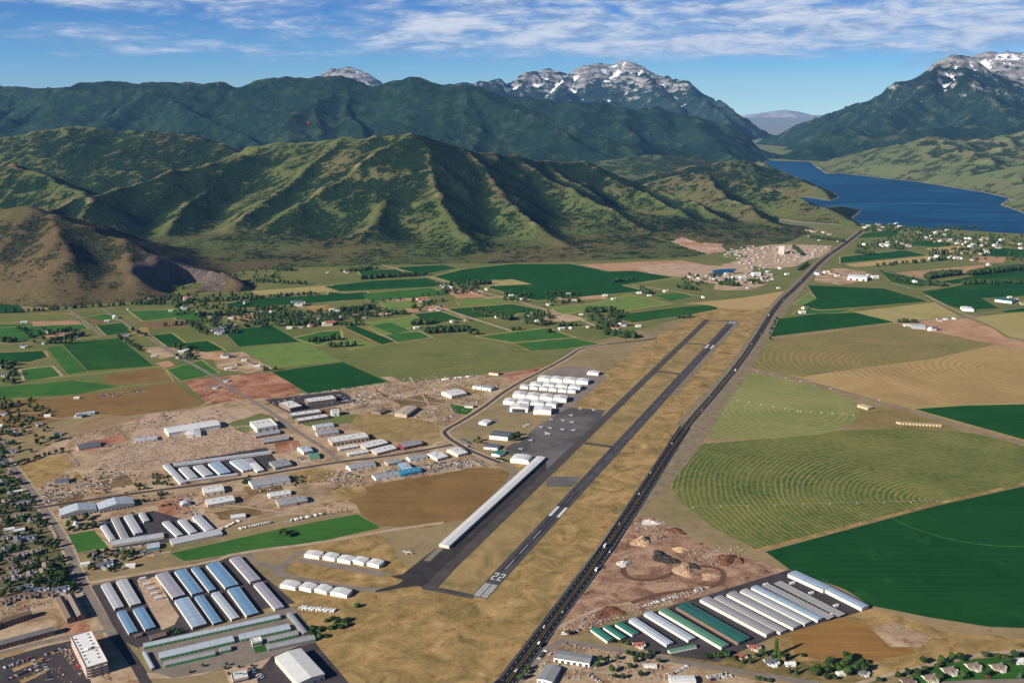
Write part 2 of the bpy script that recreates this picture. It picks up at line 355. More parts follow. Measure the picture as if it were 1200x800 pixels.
# --- green mountains (middle distance)
GR = []
gcrest = px((-330,92,13500),(-160,96,13300),(-60,99,13100),(0,101,13000),(45,101,12900),(95,91,12700),(145,92,12600),(165,97,12500),(210,93,12400),(245,98,12400),(268,100,12500),(300,98,12400),(340,94,12300),(390,91,12200),(450,93,12000),(490,92,11900),(530,97,11800),(560,104,11700),(600,116,11500),(640,133,11300),(700,156,11000),(740,172,10800))
addp(GR, gcrest, 1, 950, 1.25, .34, 1.7)
addp(GR, px((160,97,12500),(215,120,11700),(260,140,11000),(300,165,10300)), 1, 600)
addp(GR, px((530,97,11800),(600,125,11200),(660,150,10500),(700,175,9900)), 1, 500)
addp(GR, px((400,91,12200),(390,115,11600),(350,135,11000),(330,160,10400)), 1, 500)
addp(GR, px((560,110,13800),(620,118,13600),(680,122,13500),(725,121,13600),(770,126,13700),(810,130,13800),(840,143,13700),(865,158,13500),(885,172,13300),(897,186,13100)), 1, 600, 1.2, .36)
addp(GR, px((725,121,13600),(735,140,12800),(745,160,11900),(755,180,11000)), 1, 450)
addp(GR, px((810,130,13800),(825,150,12900),(845,170,12200),(860,186,11700)), 1, 450)
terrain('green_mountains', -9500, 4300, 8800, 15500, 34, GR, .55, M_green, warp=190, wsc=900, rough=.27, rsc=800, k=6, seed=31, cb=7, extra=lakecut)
# --- snowy peaks
PR = []
addp(PR, px((500,112,21500),(540,96,21500),(560,92,21800),(575,91,22000),(590,96,22300),(600,90,22500),(625,82,22800),(650,79,23000),(668,84,23000),(690,76,23000),(712,73,23200),(735,72,23200),(752,78,23200),(770,86,23000),(792,94,22800),(808,98,22600),(830,112,22000),(855,126,21000),(875,140,20300),(887,151,20000)), 1.15, 900, 1.25, .5, 1.4)
addp(PR, px((752,78,23200),(765,98,22200),(790,118,21000),(800,135,20000)), 1.2, 700, 1.1, .5)
addp(PR, px((668,84,23000),(660,100,22200),(640,120,21000)), 1.2, 700, 1.1, .5)
addp(PR, px((808,98,22600),(830,122,20500),(850,140,19000)), 1.2, 700, 1.1, .5)
terrain('snowy_peaks', -2500, 6500, 17500, 25500, 55, PR, .66, M_peak, warp=190, wsc=800, rough=.30, rsc=520, k=6, seed=41, cb=8)
PQ = []
addp(PQ, px((300,100,26500),(345,98,26300),(365,91,26300),(378,86,26400),(388,80,26500),(400,82,26500),(408,79,26500),(420,82,26500),(432,87,26400),(445,98,26200),(480,104,26000)), 1.15, 900, 1.25, .5)
terrain('distant_rocky_peak', -9000, -500, 23500, 29000, 70, PQ, .62, M_peak, warp=150, wsc=900, rough=.25, rsc=700, k=14, seed=47, cb=8)
# --- massif on the right
MR = []
addp(MR, px((880,172,17500),(905,157,17300),(930,149,17000),(950,142,16800),(975,131,16500),(1000,119,16300),(1020,108,16100),(1045,98,16000),(1065,91,16000),(1080,86,16000),(1096,74,16000),(1104,69,16000),(1112,66,16000),(1136,65,16000),(1142,71,16100),(1150,80,16600),(1175,84,17300)), 1.1, 750, 1.2, .42, 1.3)
addp(MR, px((1140,74,18500),(1146,64,18500),(1160,62,18500),(1190,61,18500),(1230,58,18600),(1290,70,18600),(1420,60,18600)), 1.1, 800, 1.2, .45, 1.3)
addp(MR, px((1125,65,16000),(1140,95,15000),(1165,115,14200),(1200,130,13600),(1260,140,13200)), 1.2, 600, 1.1, .42)
addp(MR, px((1100,70,16000),(1085,100,15200),(1060,125,14600),(1010,150,14000),(960,168,13600),(915,182,13400)), 1.1, 600, 1.1, .4)
addp(MR, px((1200,100,15500),(1260,90,15500),(1400,90,15500)), 1.0, 600)
addp(MR, px((980,150,13000),(1040,155,12800),(1100,148,12900),(1160,146,13000),(1220,150,13000),(1400,140,13200)), .9, 500, 1.1, .4)
terrain('limestone_massif', 3000, 14500, 11500, 21500, 52, MR, .64, M_massif, warp=180, wsc=800, rough=.24, rsc=520, k=6, seed=53, cb=8, extra=lakecut)
FR = []
addp(FR, px((780,136,46000),(820,138,46000),(850,137,46000),(880,134,46000),(900,131,46000),(915,129,46000),(930,131,46000),(950,136,46000),(990,134,46000),(1030,140,46000)), 1, 3000, 1.2, .3)
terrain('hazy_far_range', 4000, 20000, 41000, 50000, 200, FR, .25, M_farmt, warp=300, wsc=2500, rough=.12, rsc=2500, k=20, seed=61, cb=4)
# --- ground sheet
m, t, b = new_mat('dry_grass'); P = pos(t)
n1 = t.noise(P, 1/170, 6, .62, .5); n2 = t.noise(P, 1/22, 5, .65); n3 = t.noise(P, 1/620, 4, .55)
c = t.ramp(n1, [(.30, (.13, .125, .055)), (.46, (.21, .165, .08)), (.58, (.27, .20, .105)), (.70, (.235, .135, .075))])
c = t.mix(t.rng(n2, .35, .75, 0, .55), c, (.34, .26, .14))
c = t.mix(t.math('MULTIPLY', t.rng(t.noise(P, 1/9, 4, .7), .55, .75), .6), c, (.10, .09, .045))
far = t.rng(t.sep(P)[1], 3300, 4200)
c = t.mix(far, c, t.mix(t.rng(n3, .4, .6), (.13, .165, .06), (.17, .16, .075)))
c = t.mix(t.rng(t.sep(P)[1], 16000, 24000), c, (.22, .25, .26)); t.link(c, b.inputs['Base Color']); M_dry = m  # far plain fades to blue-grey: haze painted into the ground colour
gv = [(-26000, -3000, 0), (30000, -3000, 0), (30000, 52000, 0), (-26000, 52000, 0)]
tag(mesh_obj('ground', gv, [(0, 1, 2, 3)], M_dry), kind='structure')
# --- air
hm = bpy.data.materials.new('air'); hm.use_nodes = True; ht = NT(hm.node_tree); ht.n.clear()
pv = ht.new('ShaderNodeVolumePrincipled'); pv.inputs['Color'].default_value = (.22, .50, 1, 1); pv.inputs['Density'].default_value = HAZE = 1.15e-5; pv.inputs['Anisotropy'].default_value = .0
ho = ht.new('ShaderNodeOutputMaterial'); ht.link(pv.outputs[0], ho.inputs['Volume'])
x0, x1, y0, y1, z0, z1 = -26500, 30500, -3500, 52500, -40, 3200
hv = [(x, y, z) for x in (x0, x1) for y in (y0, y1) for z in (z0, z1)]
hz = mesh_obj('haze', hv, [(0, 1, 3, 2), (4, 6, 7, 5), (0, 4, 5, 1), (2, 3, 7, 6), (0, 2, 6, 4), (1, 5, 7, 3)], hm)
tag(hz, 'thin blue morning haze over the whole valley', 'haze', kind='stuff')
# ------------------------------------------------------------------ ground cover, fields, roads
def lin(c): return tuple(((v / 255) / 12.92 if v <= 10 else ((v / 255 + .055) / 1.055) ** 2.4) for v in c)
GAIN = 1.12
def L(*c): return tuple(v / GAIN for v in lin(c))
def ZM(ox, oy, s): return lambda *p: [(ox + a / s, oy + b / s) for a, b in p]
_zi = [0]
def sheet(name, pts, mat, z=.2, kind='structure'):
    _zi[0] += 1; zz = z + (_zi[0] % 41) * .0035
    v = [tuple(G(x, y, zz)) for x, y in pts]
    bm = bmesh.new(); f = bm.faces.new([bm.verts.new(p) for p in v]); f.normal_update()
    if f.normal.z < 0: f.normal_flip()
    bmesh.ops.triangulate(bm, faces=[f])
    me = bpy.data.meshes.new(name); bm.to_mesh(me); bm.free(); me.materials.append(mat)
    o = bpy.data.objects.new(name, me); C.objects.link(o); return tag(o, kind=kind)
def soft(pts, amp=4.0, step=22.0, seed=0):
    """roughen an outline so that its edge looks grown, not cut (amp and step in metres)"""
    W = [G(x, y) for x, y in pts]; out = []; r_ = random.Random(seed + len(pts))
    for a, b in zip(W, W[1:] + W[:1]):
        n = max(1, int((b - a).length / step))
        for k in range(n):
            p = a.lerp(b, k / n); out.append((p.x + r_.uniform(-amp, amp), p.y + r_.uniform(-amp, amp), 0))
    return out
def patch(name, pts, mat, z=.1, amp=4.0, step=22.0):
    _zi[0] += 1; zz = z + (_zi[0] % 41) * .0035
    bm = bmesh.new(); f = bm.faces.new([bm.verts.new((p[0], p[1], zz)) for p in soft(pts, amp, step, _zi[0])]); f.normal_update()
    if f.normal.z < 0: f.normal_flip()
    bmesh.ops.triangulate(bm, faces=[f])
    me = bpy.data.meshes.new(name); bm.to_mesh(me); bm.free(); me.materials.append(mat)
    o = bpy.data.objects.new(name, me); C.objects.link(o); return tag(o, kind='structure')
def strip_pts(W, w):
    Ls, Rs = [], []
    for i, p in enumerate(W):
        a = W[max(0, i - 1)]; b = W[min(len(W) - 1, i + 1)]; d = (b - a); d.z = 0; d.normalize(); n = Vector((-d.y, d.x, 0))
        Ls.append(p + n * w / 2); Rs.append(p - n * w / 2)
    return Ls, Rs
def smoothpoly(W, n=3):
    for _ in range(n):
        o = [W[0]]
        for a, b in zip(W[:-1], W[1:]): o += [a.lerp(b, .25), a.lerp(b, .75)]
        o.append(W[-1]); W = o
    return W
def road(name, pts, w, mat, z=.35, sm=2, off=0.0):
    _zi[0] += 1; zz = z + (_zi[0] % 37) * .0035
    W = smoothpoly([G(x, y) for x, y in pts], sm)
    if off:
        W = [p for p in strip_pts(W, abs(off) * 2)[0 if off > 0 else 1]]
    a, b = strip_pts(W, w); n = len(W)
    v = [(p.x, p.y, zz) for p in a] + [(p.x, p.y, zz) for p in b]
    return tag(mesh_obj(name, v, [(n + i, n + i + 1, i + 1, i) for i in range(n - 1)], mat), kind='structure')
def dashes(name, A, B, off, w, dl, gl, mat, z):
    d = (B - A); Ln = d.length; d.normalize(); n = Vector((-d.y, d.x, 0)); v = []; f = []; t = 0
    while t < Ln:
        e = min(t + dl, Ln); k = len(v)
        for s, q in ((t, -w / 2), (e, -w / 2), (e, w / 2), (t, w / 2)):
            p = A + d * s + n * (off + q); v.append((p.x, p.y, z))
        f.append((k, k + 1, k + 2, k + 3)); t = e + gl
    return tag(mesh_obj(name, v, f, mat), kind='structure')
def fieldmat(name, c1, c2, c3=None, sc=1/120, ang=.7, stripes=.25, amt=.8, wet=0):
    m, t, b = new_mat(name); P = pos(t)
    n1 = t.noise(P, sc, 5, .6, .4); n2 = t.noise(P, 1/11, 4, .7)
    mp = t.new('ShaderNodeMapping'); mp.inputs['Rotation'].default_value = (0, 0, ang); mp.inputs['Scale'].default_value = (1/260, 1/9, 1); t.link(P, mp.inputs[0])
    n3 = t.noise(mp.outputs[0], 1, 4, .6)
    f = t.math('ADD', t.math('MULTIPLY', t.math('SUBTRACT', n1, .5), 2.2), t.math('MULTIPLY', t.math('SUBTRACT', n3, .5), stripes * 6))
    f = t.math('ADD', f, t.math('MULTIPLY', t.math('SUBTRACT', n2, .5), .9))
    c = t.mix(t.rng(f, -.7, .7, 0, amt), c1, c2)
    tl = t.sep(mp.outputs[0])[1]; c = t.mix(t.math('MULTIPLY', t.math('GREATER_THAN', t.math('SINE', t.math('MULTIPLY', tl, 3.1)), .90), .12), c, tuple(min(1, v * 1.7 + .008) for v in c2)); c = t.mix(t.math('MULTIPLY', t.rng(t.noise(P, 1/75, 5, .65, .5), .55, .68), .35), c, tuple(v * .6 for v in c1))
    if c3: c = t.mix(t.math('MULTIPLY', t.rng(t.noise(P, sc * 2.3, 6, .7), .56, .68), .8), c, c3)
    t.link(c, b.inputs['Base Color']); return m
def ringmat(name, ctr, c1, c2, c3, period=9.5, lo=0.0, hi=1e9, strength=.75):
    m, t, b = new_mat(name); P = pos(t); c = G(*ctr)
    nz = t.noise(P, 1/130, 4, .6); n2 = t.noise(P, 1/14, 4, .65)
    d = t.vmath('SUBTRACT', P, (c.x, c.y, 0)); x, y, z = t.sep(d)
    rr = t.math('SQRT', t.math('ADD', t.math('MULTIPLY', x, x), t.math('MULTIPLY', y, y)))
    rw = t.math('ADD', rr, t.math('MULTIPLY', nz, 22.0))
    s = t.math('SINE', t.math('MULTIPLY', rw, 6.283 / period))
    # whole passes of the mower differ: a slow variation with the radius
    band = t.noise(t.comb(t.math('MULTIPLY', rw, 1/16.0), t.noise(P, 1/90, 2, .5), 0.0), 1.0, 4, .8)
    s = t.math('MULTIPLY', t.rng(s, .0, .9), t.rng(band, .30, .62, .25, 1))
    s = t.math('MULTIPLY', s, t.rng(nz, .28, .6, .35, 1.0))
    if hi < 1e8: s = t.math('MULTIPLY', s, t.rng(rr, hi * .8, hi, 1, .15))
    base = t.mix(t.rng(t.noise(P, 1/190, 5, .6, .6), .38, .62), c1, c2)
    base = t.mix(t.math('MULTIPLY', t.rng(n2, .4, .7), .35), base, c3)
    s = t.math('MULTIPLY', s, t.rng(n2, .2, .55, .5, 1))
    t.link(t.mix(t.math('MULTIPLY', s, strength), base, c3), b.inputs['Base Color']); return m
def dirtmat(name, cols, sc=1/45, fine=1/5, spots=None):
    m, t, b = new_mat(name); P = pos(t)
    n1 = t.noise(P, sc, 7, .68, .8); n2 = t.noise(P, fine, 4, .7)
    f = t.math('ADD', t.math('MULTIPLY', n1, .75), t.math('MULTIPLY', n2, .25)); k = len(cols)
    c = t.ramp(f, [(.33 + .34 * i / (k - 1), col) for i, col in enumerate(cols)])
    if spots: c = t.mix(t.rng(t.noise(P, sc * 1.7, 6, .72), .56, .66), c, spots)
    t.link(c, b.inputs['Base Color']); return m
def asphalt(name, c1, c2, sc=1/25, patches=0.0):
    m, t, b = new_mat(name); P = pos(t)
    n1 = t.noise(P, sc, 5, .65); n2 = t.noise(P, 1/3, 3, .6); n3 = t.noise(P, 1/140, 3, .6)
    c = t.mix(t.rng(t.math('ADD', t.math('MULTIPLY', n1, .7), t.math('MULTIPLY', n2, .3)), .35, .65), c1, c2)
    if patches: c = t.mix(t.rng(n3, .45, .6, 0, patches), c, tuple(v * 1.6 for v in c2))
    t.link(c, b.inputs['Base Color']); b.inputs['Roughness'].default_value = .85; return m
def flat(name, c, rough=.8, spec=.2, var=.12, sc=1/6):
    m, t, b = new_mat(name); n = t.noise(pos(t), sc, 4, .6)
    t.link(t.mix(t.rng(n, .3, .7), tuple(v * (1 - var) for v in c), tuple(min(.9, v * (1 + var)) for v in c)), b.inputs['Base Color'])
    b.inputs['Roughness'].default_value = rough; b.inputs['Specular IOR Level'].default_value = spec; return m
DK = fieldmat('alfalfa', L(20, 64, 26), L(40, 90, 38), ang=.5, stripes=.28)
DK2 = fieldmat('alfalfa_mown', L(28, 70, 28), L(58, 98, 42), ang=-.5, stripes=.3)
GRN = fieldmat('green_pasture', L(46, 94, 40), L(78, 116, 52), L(40, 84, 38), ang=.3, stripes=.25)
LT = fieldmat('light_pasture', L(96, 124, 60), L(126, 138, 74), L(80, 110, 54), ang=-.3, stripes=.25)
OLV = fieldmat('hay_field', L(98, 110, 60), L(124, 122, 72), L(138, 124, 78), ang=.9, stripes=.35)
YEL = fieldmat('stubble', L(150, 140, 88), L(176, 158, 106), ang=.2, stripes=.3)
TAN = fieldmat('tan_stubble', L(168, 142, 96), L(188, 162, 112), L(150, 128, 80), ang=.1, stripes=.35)
PINK = dirtmat('bare_soil', [L(150, 112, 84), L(176, 138, 106), L(196, 164, 130)], 1/90)
RED = dirtmat('red_soil', [L(104, 66, 50), L(146, 98, 74), L(176, 130, 102), L(190, 156, 128)], 1/60)
YARD = dirtmat('yard_gravel', [L(112, 92, 70), L(150, 126, 98), L(184, 160, 130), L(200, 180, 152)], 1/70, 1/6, spots=L(136, 100, 72))
YARD2 = dirtmat('pale_gravel', [L(150, 124, 102), L(180, 154, 130), L(202, 178, 152)], 1/50)
BRN = fieldmat('brown_grass', L(116, 92, 56), L(148, 118, 74), L(108, 92, 52), sc=1/90, ang=.6, stripes=.3)
GOLD = dirtmat('golden_grass', [L(94, 88, 54), L(138, 118, 74), L(170, 140, 92), L(194, 166, 120)], 1/42, 1/5, spots=L(136, 98, 66))
VERGE = dirtmat('infield_grass', [L(114, 104, 68), L(148, 126, 84), L(178, 152, 106)], 1/55, 1/5)
LAWN = fieldmat('lawn', L(40, 84, 30), L(66, 106, 42), sc=1/30)
ASP = asphalt('apron_asphalt', L(76, 72, 71), L(100, 96, 94), patches=.6)
ASPD = asphalt('lot_asphalt', L(62, 58, 60), L(84, 78, 80))
RWY = asphalt('runway_asphalt', L(66, 64, 68), L(92, 88, 90))
TXY = asphalt('taxiway_asphalt', L(70, 66, 64), L(92, 86, 82))
HWY = asphalt('highway_asphalt', L(30, 32, 38), L(42, 43, 50))
GRY = asphalt('old_asphalt', L(118, 108, 100), L(146, 134, 122))
SHD = dirtmat('shoulder_gravel', [L(104, 94, 74), L(134, 120, 96), L(158, 142, 120)], 1/20)
CONC = asphalt('concrete', L(150, 144, 136), L(176, 168, 158))
LANE = dirtmat('lane_gravel', [L(150, 128, 104), L(176, 154, 128), L(190, 170, 146)], 1/20)
WHT = flat('road_paint', (.55, .55, .53), var=.3, sc=1/2)
BRN2 = dirtmat('tilled_soil', [L(92, 76, 50), L(122, 100, 68), L(140, 118, 82)], 1/40)
m, t, b = new_mat('lake_water'); P = pos(t)
wv = t.noise(t.vmath('MULTIPLY', P, (1/900, 1/260, 1)), 1, 5, .6, .6)
t.link(t.ramp(wv, [(.38, (.002, .036, .09)), (.6, (.006, .068, .140)), (.70, (.035, .12, .20))]), b.inputs['Base Color'])
b.inputs['Roughness'].default_value = .5; b.inputs['Specular IOR Level'].default_value = .12
bp = t.new('ShaderNodeBump'); bp.inputs['Strength'].default_value = .5; bp.inputs['Distance'].default_value = 2
t.link(t.noise(P, 1/14, 4, .6), bp.inputs['Height']); t.link(bp.outputs[0], b.inputs['Normal']); WAT = m
sheet('lake', [(900,188.5),(947,189.5),(958,196),(968,204),(985,203),(1000,205),(1075,213),(1150,225),(1182,232),(1172,240),(1200,250),(1300,256),(1300,285),(1200,274),(1100,268),(1010,262),(960,262),(900,230),(880,205)], WAT, .3)
PALE = dirtmat('lake_shore', [L(150, 132, 110), L(180, 162, 136), L(196, 180, 156)], 1/80)
patch('shore', [(955,196),(970,202),(1000,203),(1078,211),(1150,222.5),(1188,230),(1180,240),(1215,250),(1300,254),(1300,249),(1215,242),(1200,229),(1150,219),(1078,208.5),(1000,200),(968,198)], PALE, .35, 6, 60)
FLATG = fieldmat('valley_floor', L(84, 102, 50), L(128, 122, 76), L(136, 112, 76), sc=1/190, amt=1.0)
patch('valley_floor', [(-60,375),(100,358),(240,330),(330,300),(620,300),(900,285),(1000,262),(1100,267),(1290,276),(1290,345),(1200,370),(1060,368),(940,372),(880,380),(840,372),(800,372),(700,400),(640,430),(460,448),(330,465),(200,480),(-60,500)], FLATG, .03, 8, 60)
def FL(name, mat, *pts, z=.2):
    if z == .2 and name in ('crop_field', 'hay_field', 'stubble_field', 'pasture'):     # the dry strip that edges the field
        W = [G(x, y) for x, y in pts]; ar = sum(a.x * b.y - b.x * a.y for a, b in zip(W, W[1:] + W[:1])); sg = 1 if ar > 0 else -1; o = []; n = len(W); r_ = random.Random(n + int(pts[0][0])); wd = r_.uniform(4, 9)
        for i in range(n):
            d1 = (W[i] - W[i - 1]).normalized(); d2 = (W[(i + 1) % n] - W[i]).normalized(); nn = Vector((d1.y + d2.y, -d1.x - d2.x, 0)); nn = nn.normalized() * sg * wd / max(.5, math.sqrt(max(.05, (1 + d1.dot(d2)) / 2))); o.append(W[i] + nn)
        me_pts = [(600 + F * p.x / (p.y * cp + H * sp), 400 + F * (-p.y * sp + H * cp) / (p.y * cp + H * sp)) for p in o]
        patch('field_margin', me_pts, r_.choice([GOLD, YEL, LANE, OLV]), .04, 1.0, 30)
    return sheet(name, pts, mat, z)
FL('crop_field', DK, (508,324),(545,315),(600,309),(668,309),(715,318),(742,317),(790,325),(728,334),(755,341),(700,346),(628,352),(572,337),(580,333),(624,333),(600,328),(575,328),(570,334),(540,333))
FL('crop_field', YEL, (577,329),(600,327),(624,333),(578,335))
FL('crop_field', DK, (465,313),(520,310),(537,314),(505,320),(478,321))
FL('crop_field', DK, (420,317),(464,315.5),(476,320),(445,327),(425,325))
FL('crop_field', DK, (380,336),(435,329),(500,326),(520,333),(505,336),(400,341))
FL('crop_field', GRN, (425,344),(505,337),(528,345),(435,353),(428,350))
FL('crop_field', DK, (385,342),(420,345),(428,351),(385,353))
FL('crop_field', LT, (445,354),(486,352),(492,360),(455,364))
FL('crop_field', LT, (535,352),(590,348.5),(598,354),(540,359))
FL('crop_field', DK2, (525,362),(600,356),(640,364),(606,367),(600,371),(548,373))
FL('crop_field', DK2, (485,368),(516,364.5),(545,375),(500,379))
FL('crop_field', LT, (425,379),(485,370),(498,377),(470,388),(448,392))
FL('crop_field', GRN, (436,381),(458,378),(482,388),(460,391))
FL('crop_field', DK, (403,383),(416,381),(463,400),(448,403.5))
FL('crop_field', GRN, (450,392),(490,388),(505,395),(466,401))
FL('hay_field', OLV, (403,413),(480,401),(548,394.5),(636,430),(475,446.5))
FL('crop_field', DK, (318,435.5),(402,424),(454,447),(362,461))
FL('crop_field', GRN, (560,394),(640,384.5),(672,395),(600,401))
FL('crop_field', GRN, (602,402),(672,396),(702,403),(660,409),(622,411))
FL('crop_field', DK2, (712,370),(800,359),(835,357),(842,362),(800,370),(742,378))
FL('crop_field', LT, (648,361),(700,355),(738,345.5),(785,356),(735,363),(690,363),(655,369))
FL('crop_field', OLV, (732,333.5),(795,326),(822,333),(790,337.5),(758,340))
FL('crop_field', GRN, (765,346),(800,342),(812,348),(785,353))
patch('bare_ground', [(680,310),(745,307),(800,305),(835,312),(800,323),(745,317),(712,318)], PINK, .2, 5, 40)
patch('stubble_field', [(800,356),(870,349),(926,340),(914,357),(885,363),(848,361.5),(825,356.5)], TAN, .2, 2, 30)
FL('crop_field', DK, (-20,356),(20,355),(30,366),(-20,368))
FL('crop_field', OLV, (-20,371),(80,367),(95,373),(70,376),(-20,378))
FL('crop_field', GRN, (-20,380),(95,378.5),(103,385),(50,393),(30,399),(-20,399))
FL('crop_field', GRN, (97,372.5),(125,367.5),(136,373),(105,379))
FL('crop_field', DK2, (113,381),(143,378),(157,389),(125,393))
FL('crop_field', DK2, (72,402),(139,396),(180,428.5),(103,434))
FL('crop_field', GRN, (55,408),(71,404),(102,434.5),(80,438.5))
FL('crop_field', DK, (-20,414),(50,411),(55,418),(35,424),(-20,425))
FL('crop_field', GRN, (25,433),(60,429),(71,440),(30,447))
FL('crop_field', OLV, (-20,451),(190,429.5),(202,446),(120,456),(60,466),(-20,468))
FL('crop_field', GRN, (-20,455),(85,446),(140,452),(90,462),(-20,467), z=.3)
FL('crop_field', GRN, (152,364.5),(208,362),(220,370),(168,376))
FL('crop_field', DK, (178,392.5),(201,390.5),(221,405),(198,407))
FL('crop_field', GRN, (196,433),(236,422),(256,437),(212,446))
FL('bare_lot', PINK, (182,425),(198,422.5),(206,428),(192,431))
FL('crop_field', DK, (204,402.5),(243,399),(263,410),(240,412.5))
FL('crop_field', DK, (262,387),(318,381.5),(351,400),(280,406))
FL('hay_field', LT, (281,408),(357,401),(399,423),(322,431))
FL('stubble_field', YEL, (297,341),(382,334.5),(397,341),(300,346),(288,350))
FL('crop_field', DK, (262,356),(300,350),(430,342),(430,350),(330,358),(280,361))
FL('crop_field', DK, (390,333.5),(422,331),(424,338),(402,340.5))
FL('crop_field', GRN, (345,396),(375,389),(398,387),(400,396),(372,404))
FL('crop_field', GRN, (200,366),(235,362),(245,372),(212,380))
FL('crop_field', LT, (395,400),(415,396),(440,404),(412,410))
patch('brown_pasture', [(-20,470),(60,467),(205,448),(240,475),(150,487),(105,484),(60,495),(-20,505)], BRN, .2)
patch('brown_pasture', [(120,440),(190,430),(200,446),(130,452)], BRN, .32)
FL('crop_field', DK, (946,334),(1036,338),(1088,353),(962,363),(940,358),(957,350))
FL('crop_field', LT, (940,358),(957,350),(948,343),(930,356))
FL('crop_field', GRN, (940,360.5),(962,364),(1000,362),(985,366),(930,368))
FL('crop_field', DK, (913,373.5),(959,367.5),(1003,366.5),(1047,377),(903,394))
FL('hay_field', YEL, (1003,365.5),(1094,355),(1123,371),(1050,377.5))
FL('crop_field', DK, (1080,342),(1130,334),(1215,322),(1215,346),(1150,349),(1170,361),(1134,363),(1112,358))
FL('crop_field', DK2, (1120,335),(1210,318),(1210,326),(1135,340), z=.3)
A_ = ringmat('ring_field_brown', (1036,426), L(104, 108, 62), L(130, 116, 74), L(160, 140, 92), 19, strength=1.0)
FL('pivot_field', A_, (899,399),(960,391),(1048,379),(1080,385),(1168,403),(1095,420),(1010,431),(940,441),(878,434))
B_ = ringmat('ring_field_tan', (1180,434), L(184, 156, 106), L(164, 136, 92), L(134, 116, 72), 20, hi=560, strength=.85)
FL('stubble_field', B_, (890,435.5),(940,441.5),(1010,431.5),(1095,420.5),(1168,403.5),(1215,408),(1215,471),(1060,476),(985,457),(920,440))
patch('bare_ground', [(1048,379),(1090,375),(1135,373),(1165,386),(1180,397),(1215,404),(1215,410),(1168,404),(1080,386)], PINK, .24, 3)
FL('stubble_field', YEL, (1140,372),(1185,366.5),(1215,365),(1215,402),(1182,394),(1160,381))
FL('crop_field', DK, (1170,364),(1215,357),(1215,363.5),(1180,366), z=.3)
C_ = ringmat('ring_field_light', (935,482), L(106, 122, 66), L(132, 136, 84), L(164, 150, 98), 15, strength=.9)
FL('pivot_field', C_, (878,437),(905,441),(958,453),(990,464),(1008,478),(1004,494),(965,508),(905,514),(850,513.5),(829,513),(850,476))
patch('rough_verge', [(1008,478),(1040,476),(1075,484),(1130,505),(1000,501),(990,500),(1004,494)], dirtmat('verge_dry', [L(104, 100, 58), L(132, 116, 72), L(152, 132, 88)], 1/50), .19)
FL('crop_field', DK, (1072,479),(1130,475),(1215,473),(1215,519),(1140,498))
D_ = ringmat('ring_field_green', (1099,587), L(62, 90, 38), L(98, 110, 54), L(158, 142, 92), 10.5, strength=.95)
FL('pivot_field', D_, (822,520),(870,516),(1000,503),(1080,502),(1140,507),(1215,524),(1215,562),(1097,589),(886,643),(840,620),(803,592),(786,570),(797,540))
E_ = fieldmat('dark_crop', L(18, 64, 30), L(32, 82, 36), L(46, 92, 40), ang=.35, stripes=.25, sc=1/220)
FL('pivot_field', E_, (897,646),(1098,592),(1215,566),(1225,736),(1160,734),(1090,723),(1020,709),(990,690),(926,667))
road('farm_track', [(886,645),(1098,590),(1215,563)], 9, GOLD, .3, 0)
# faint wheel ring in the dark crop
RINGC = G(1130, 600)
rv = []; rf = []
for i in range(80):
    a = 3.3 + i / 79 * 2.9; cc = G(1135, 593)
    for r_ in (168, 171.5): rv.append((cc.x + r_ * math.cos(a), cc.y + r_ * math.sin(a), .31))
    if i: k = 2 * i; rf.append((k - 2, k - 1, k + 1, k))
tag(mesh_obj('wheel_track', rv, rf, GRN), kind='structure')
for q in (((985,301),(1060,293),(1087,299),(985,308.5), DK), ((990,309.5),(1088,300),(1090,306),(1002,313), TAN), ((1020,315),(1140,305),(1155,309),(1050,319), OLV), ((1050,320),(1150,310.5),(1160,315),(1130,321),(1085,326), PINK),
          ((1140,293),(1170,290),(1215,294),(1215,302),(1160,300), DK), ((1015,273),(1055,269),(1050,277),(1003,279), DK2), ((1085,291),(1130,287.5),(1135,294),(1095,297), TAN), ((1050,286),(1080,282),(1120,285),(1100,290), DK2),
          ((1030,316),(1060,322),(1090,330),(1080,336),(1045,330), DK2), ((1180,262),(1215,265),(1215,275),(1170,272), GRN), ((1100,330),(1150,322),(1215,314),(1215,319),(1120,333), DK)):
    FL('crop_field', q[-1], *q[:-1])
patch('shoulder_ground', [(580,800),(700,641),(803,500),(850,449),(881,408),(911,358),(935,336),(945,334),(925,360),(900,398),(880,432),(828,512),(786,568),(740,605),(700,655),(640,745),(607,805)], SHD, .12, 2, 30)
patch('quarry_ground', [(800,262),(830,280),(842,292),(880,288),(930,286),(975,288),(970,300),(945,305),(935,312),(905,315),(885,312),(880,320),(845,318),(800,325),(760,320),(740,312),(800,308),(842,312),(880,300),(850,294),(820,282)], YARD2, .24, 5, 30)
patch('pond', [(834,317),(850,315),(864,315),(860,319),(846,322),(838,321)], WAT, .42, 2, 20)
patch('village_ground', [(820,322),(900,320),(905,328),(880,334),(830,332),(808,328)], YARD2, .24, 5, 30)
patch('village_ground', [(955,318),(985,314),(1015,318),(1020,328),(985,334),(955,330)], YARD, .24, 4, 30)
patch('village_ground', [(1010,265),(1170,274),(1210,284),(1160,292),(1100,292),(1040,290),(1000,292),(1005,278)], OLV, .1, 6, 60)
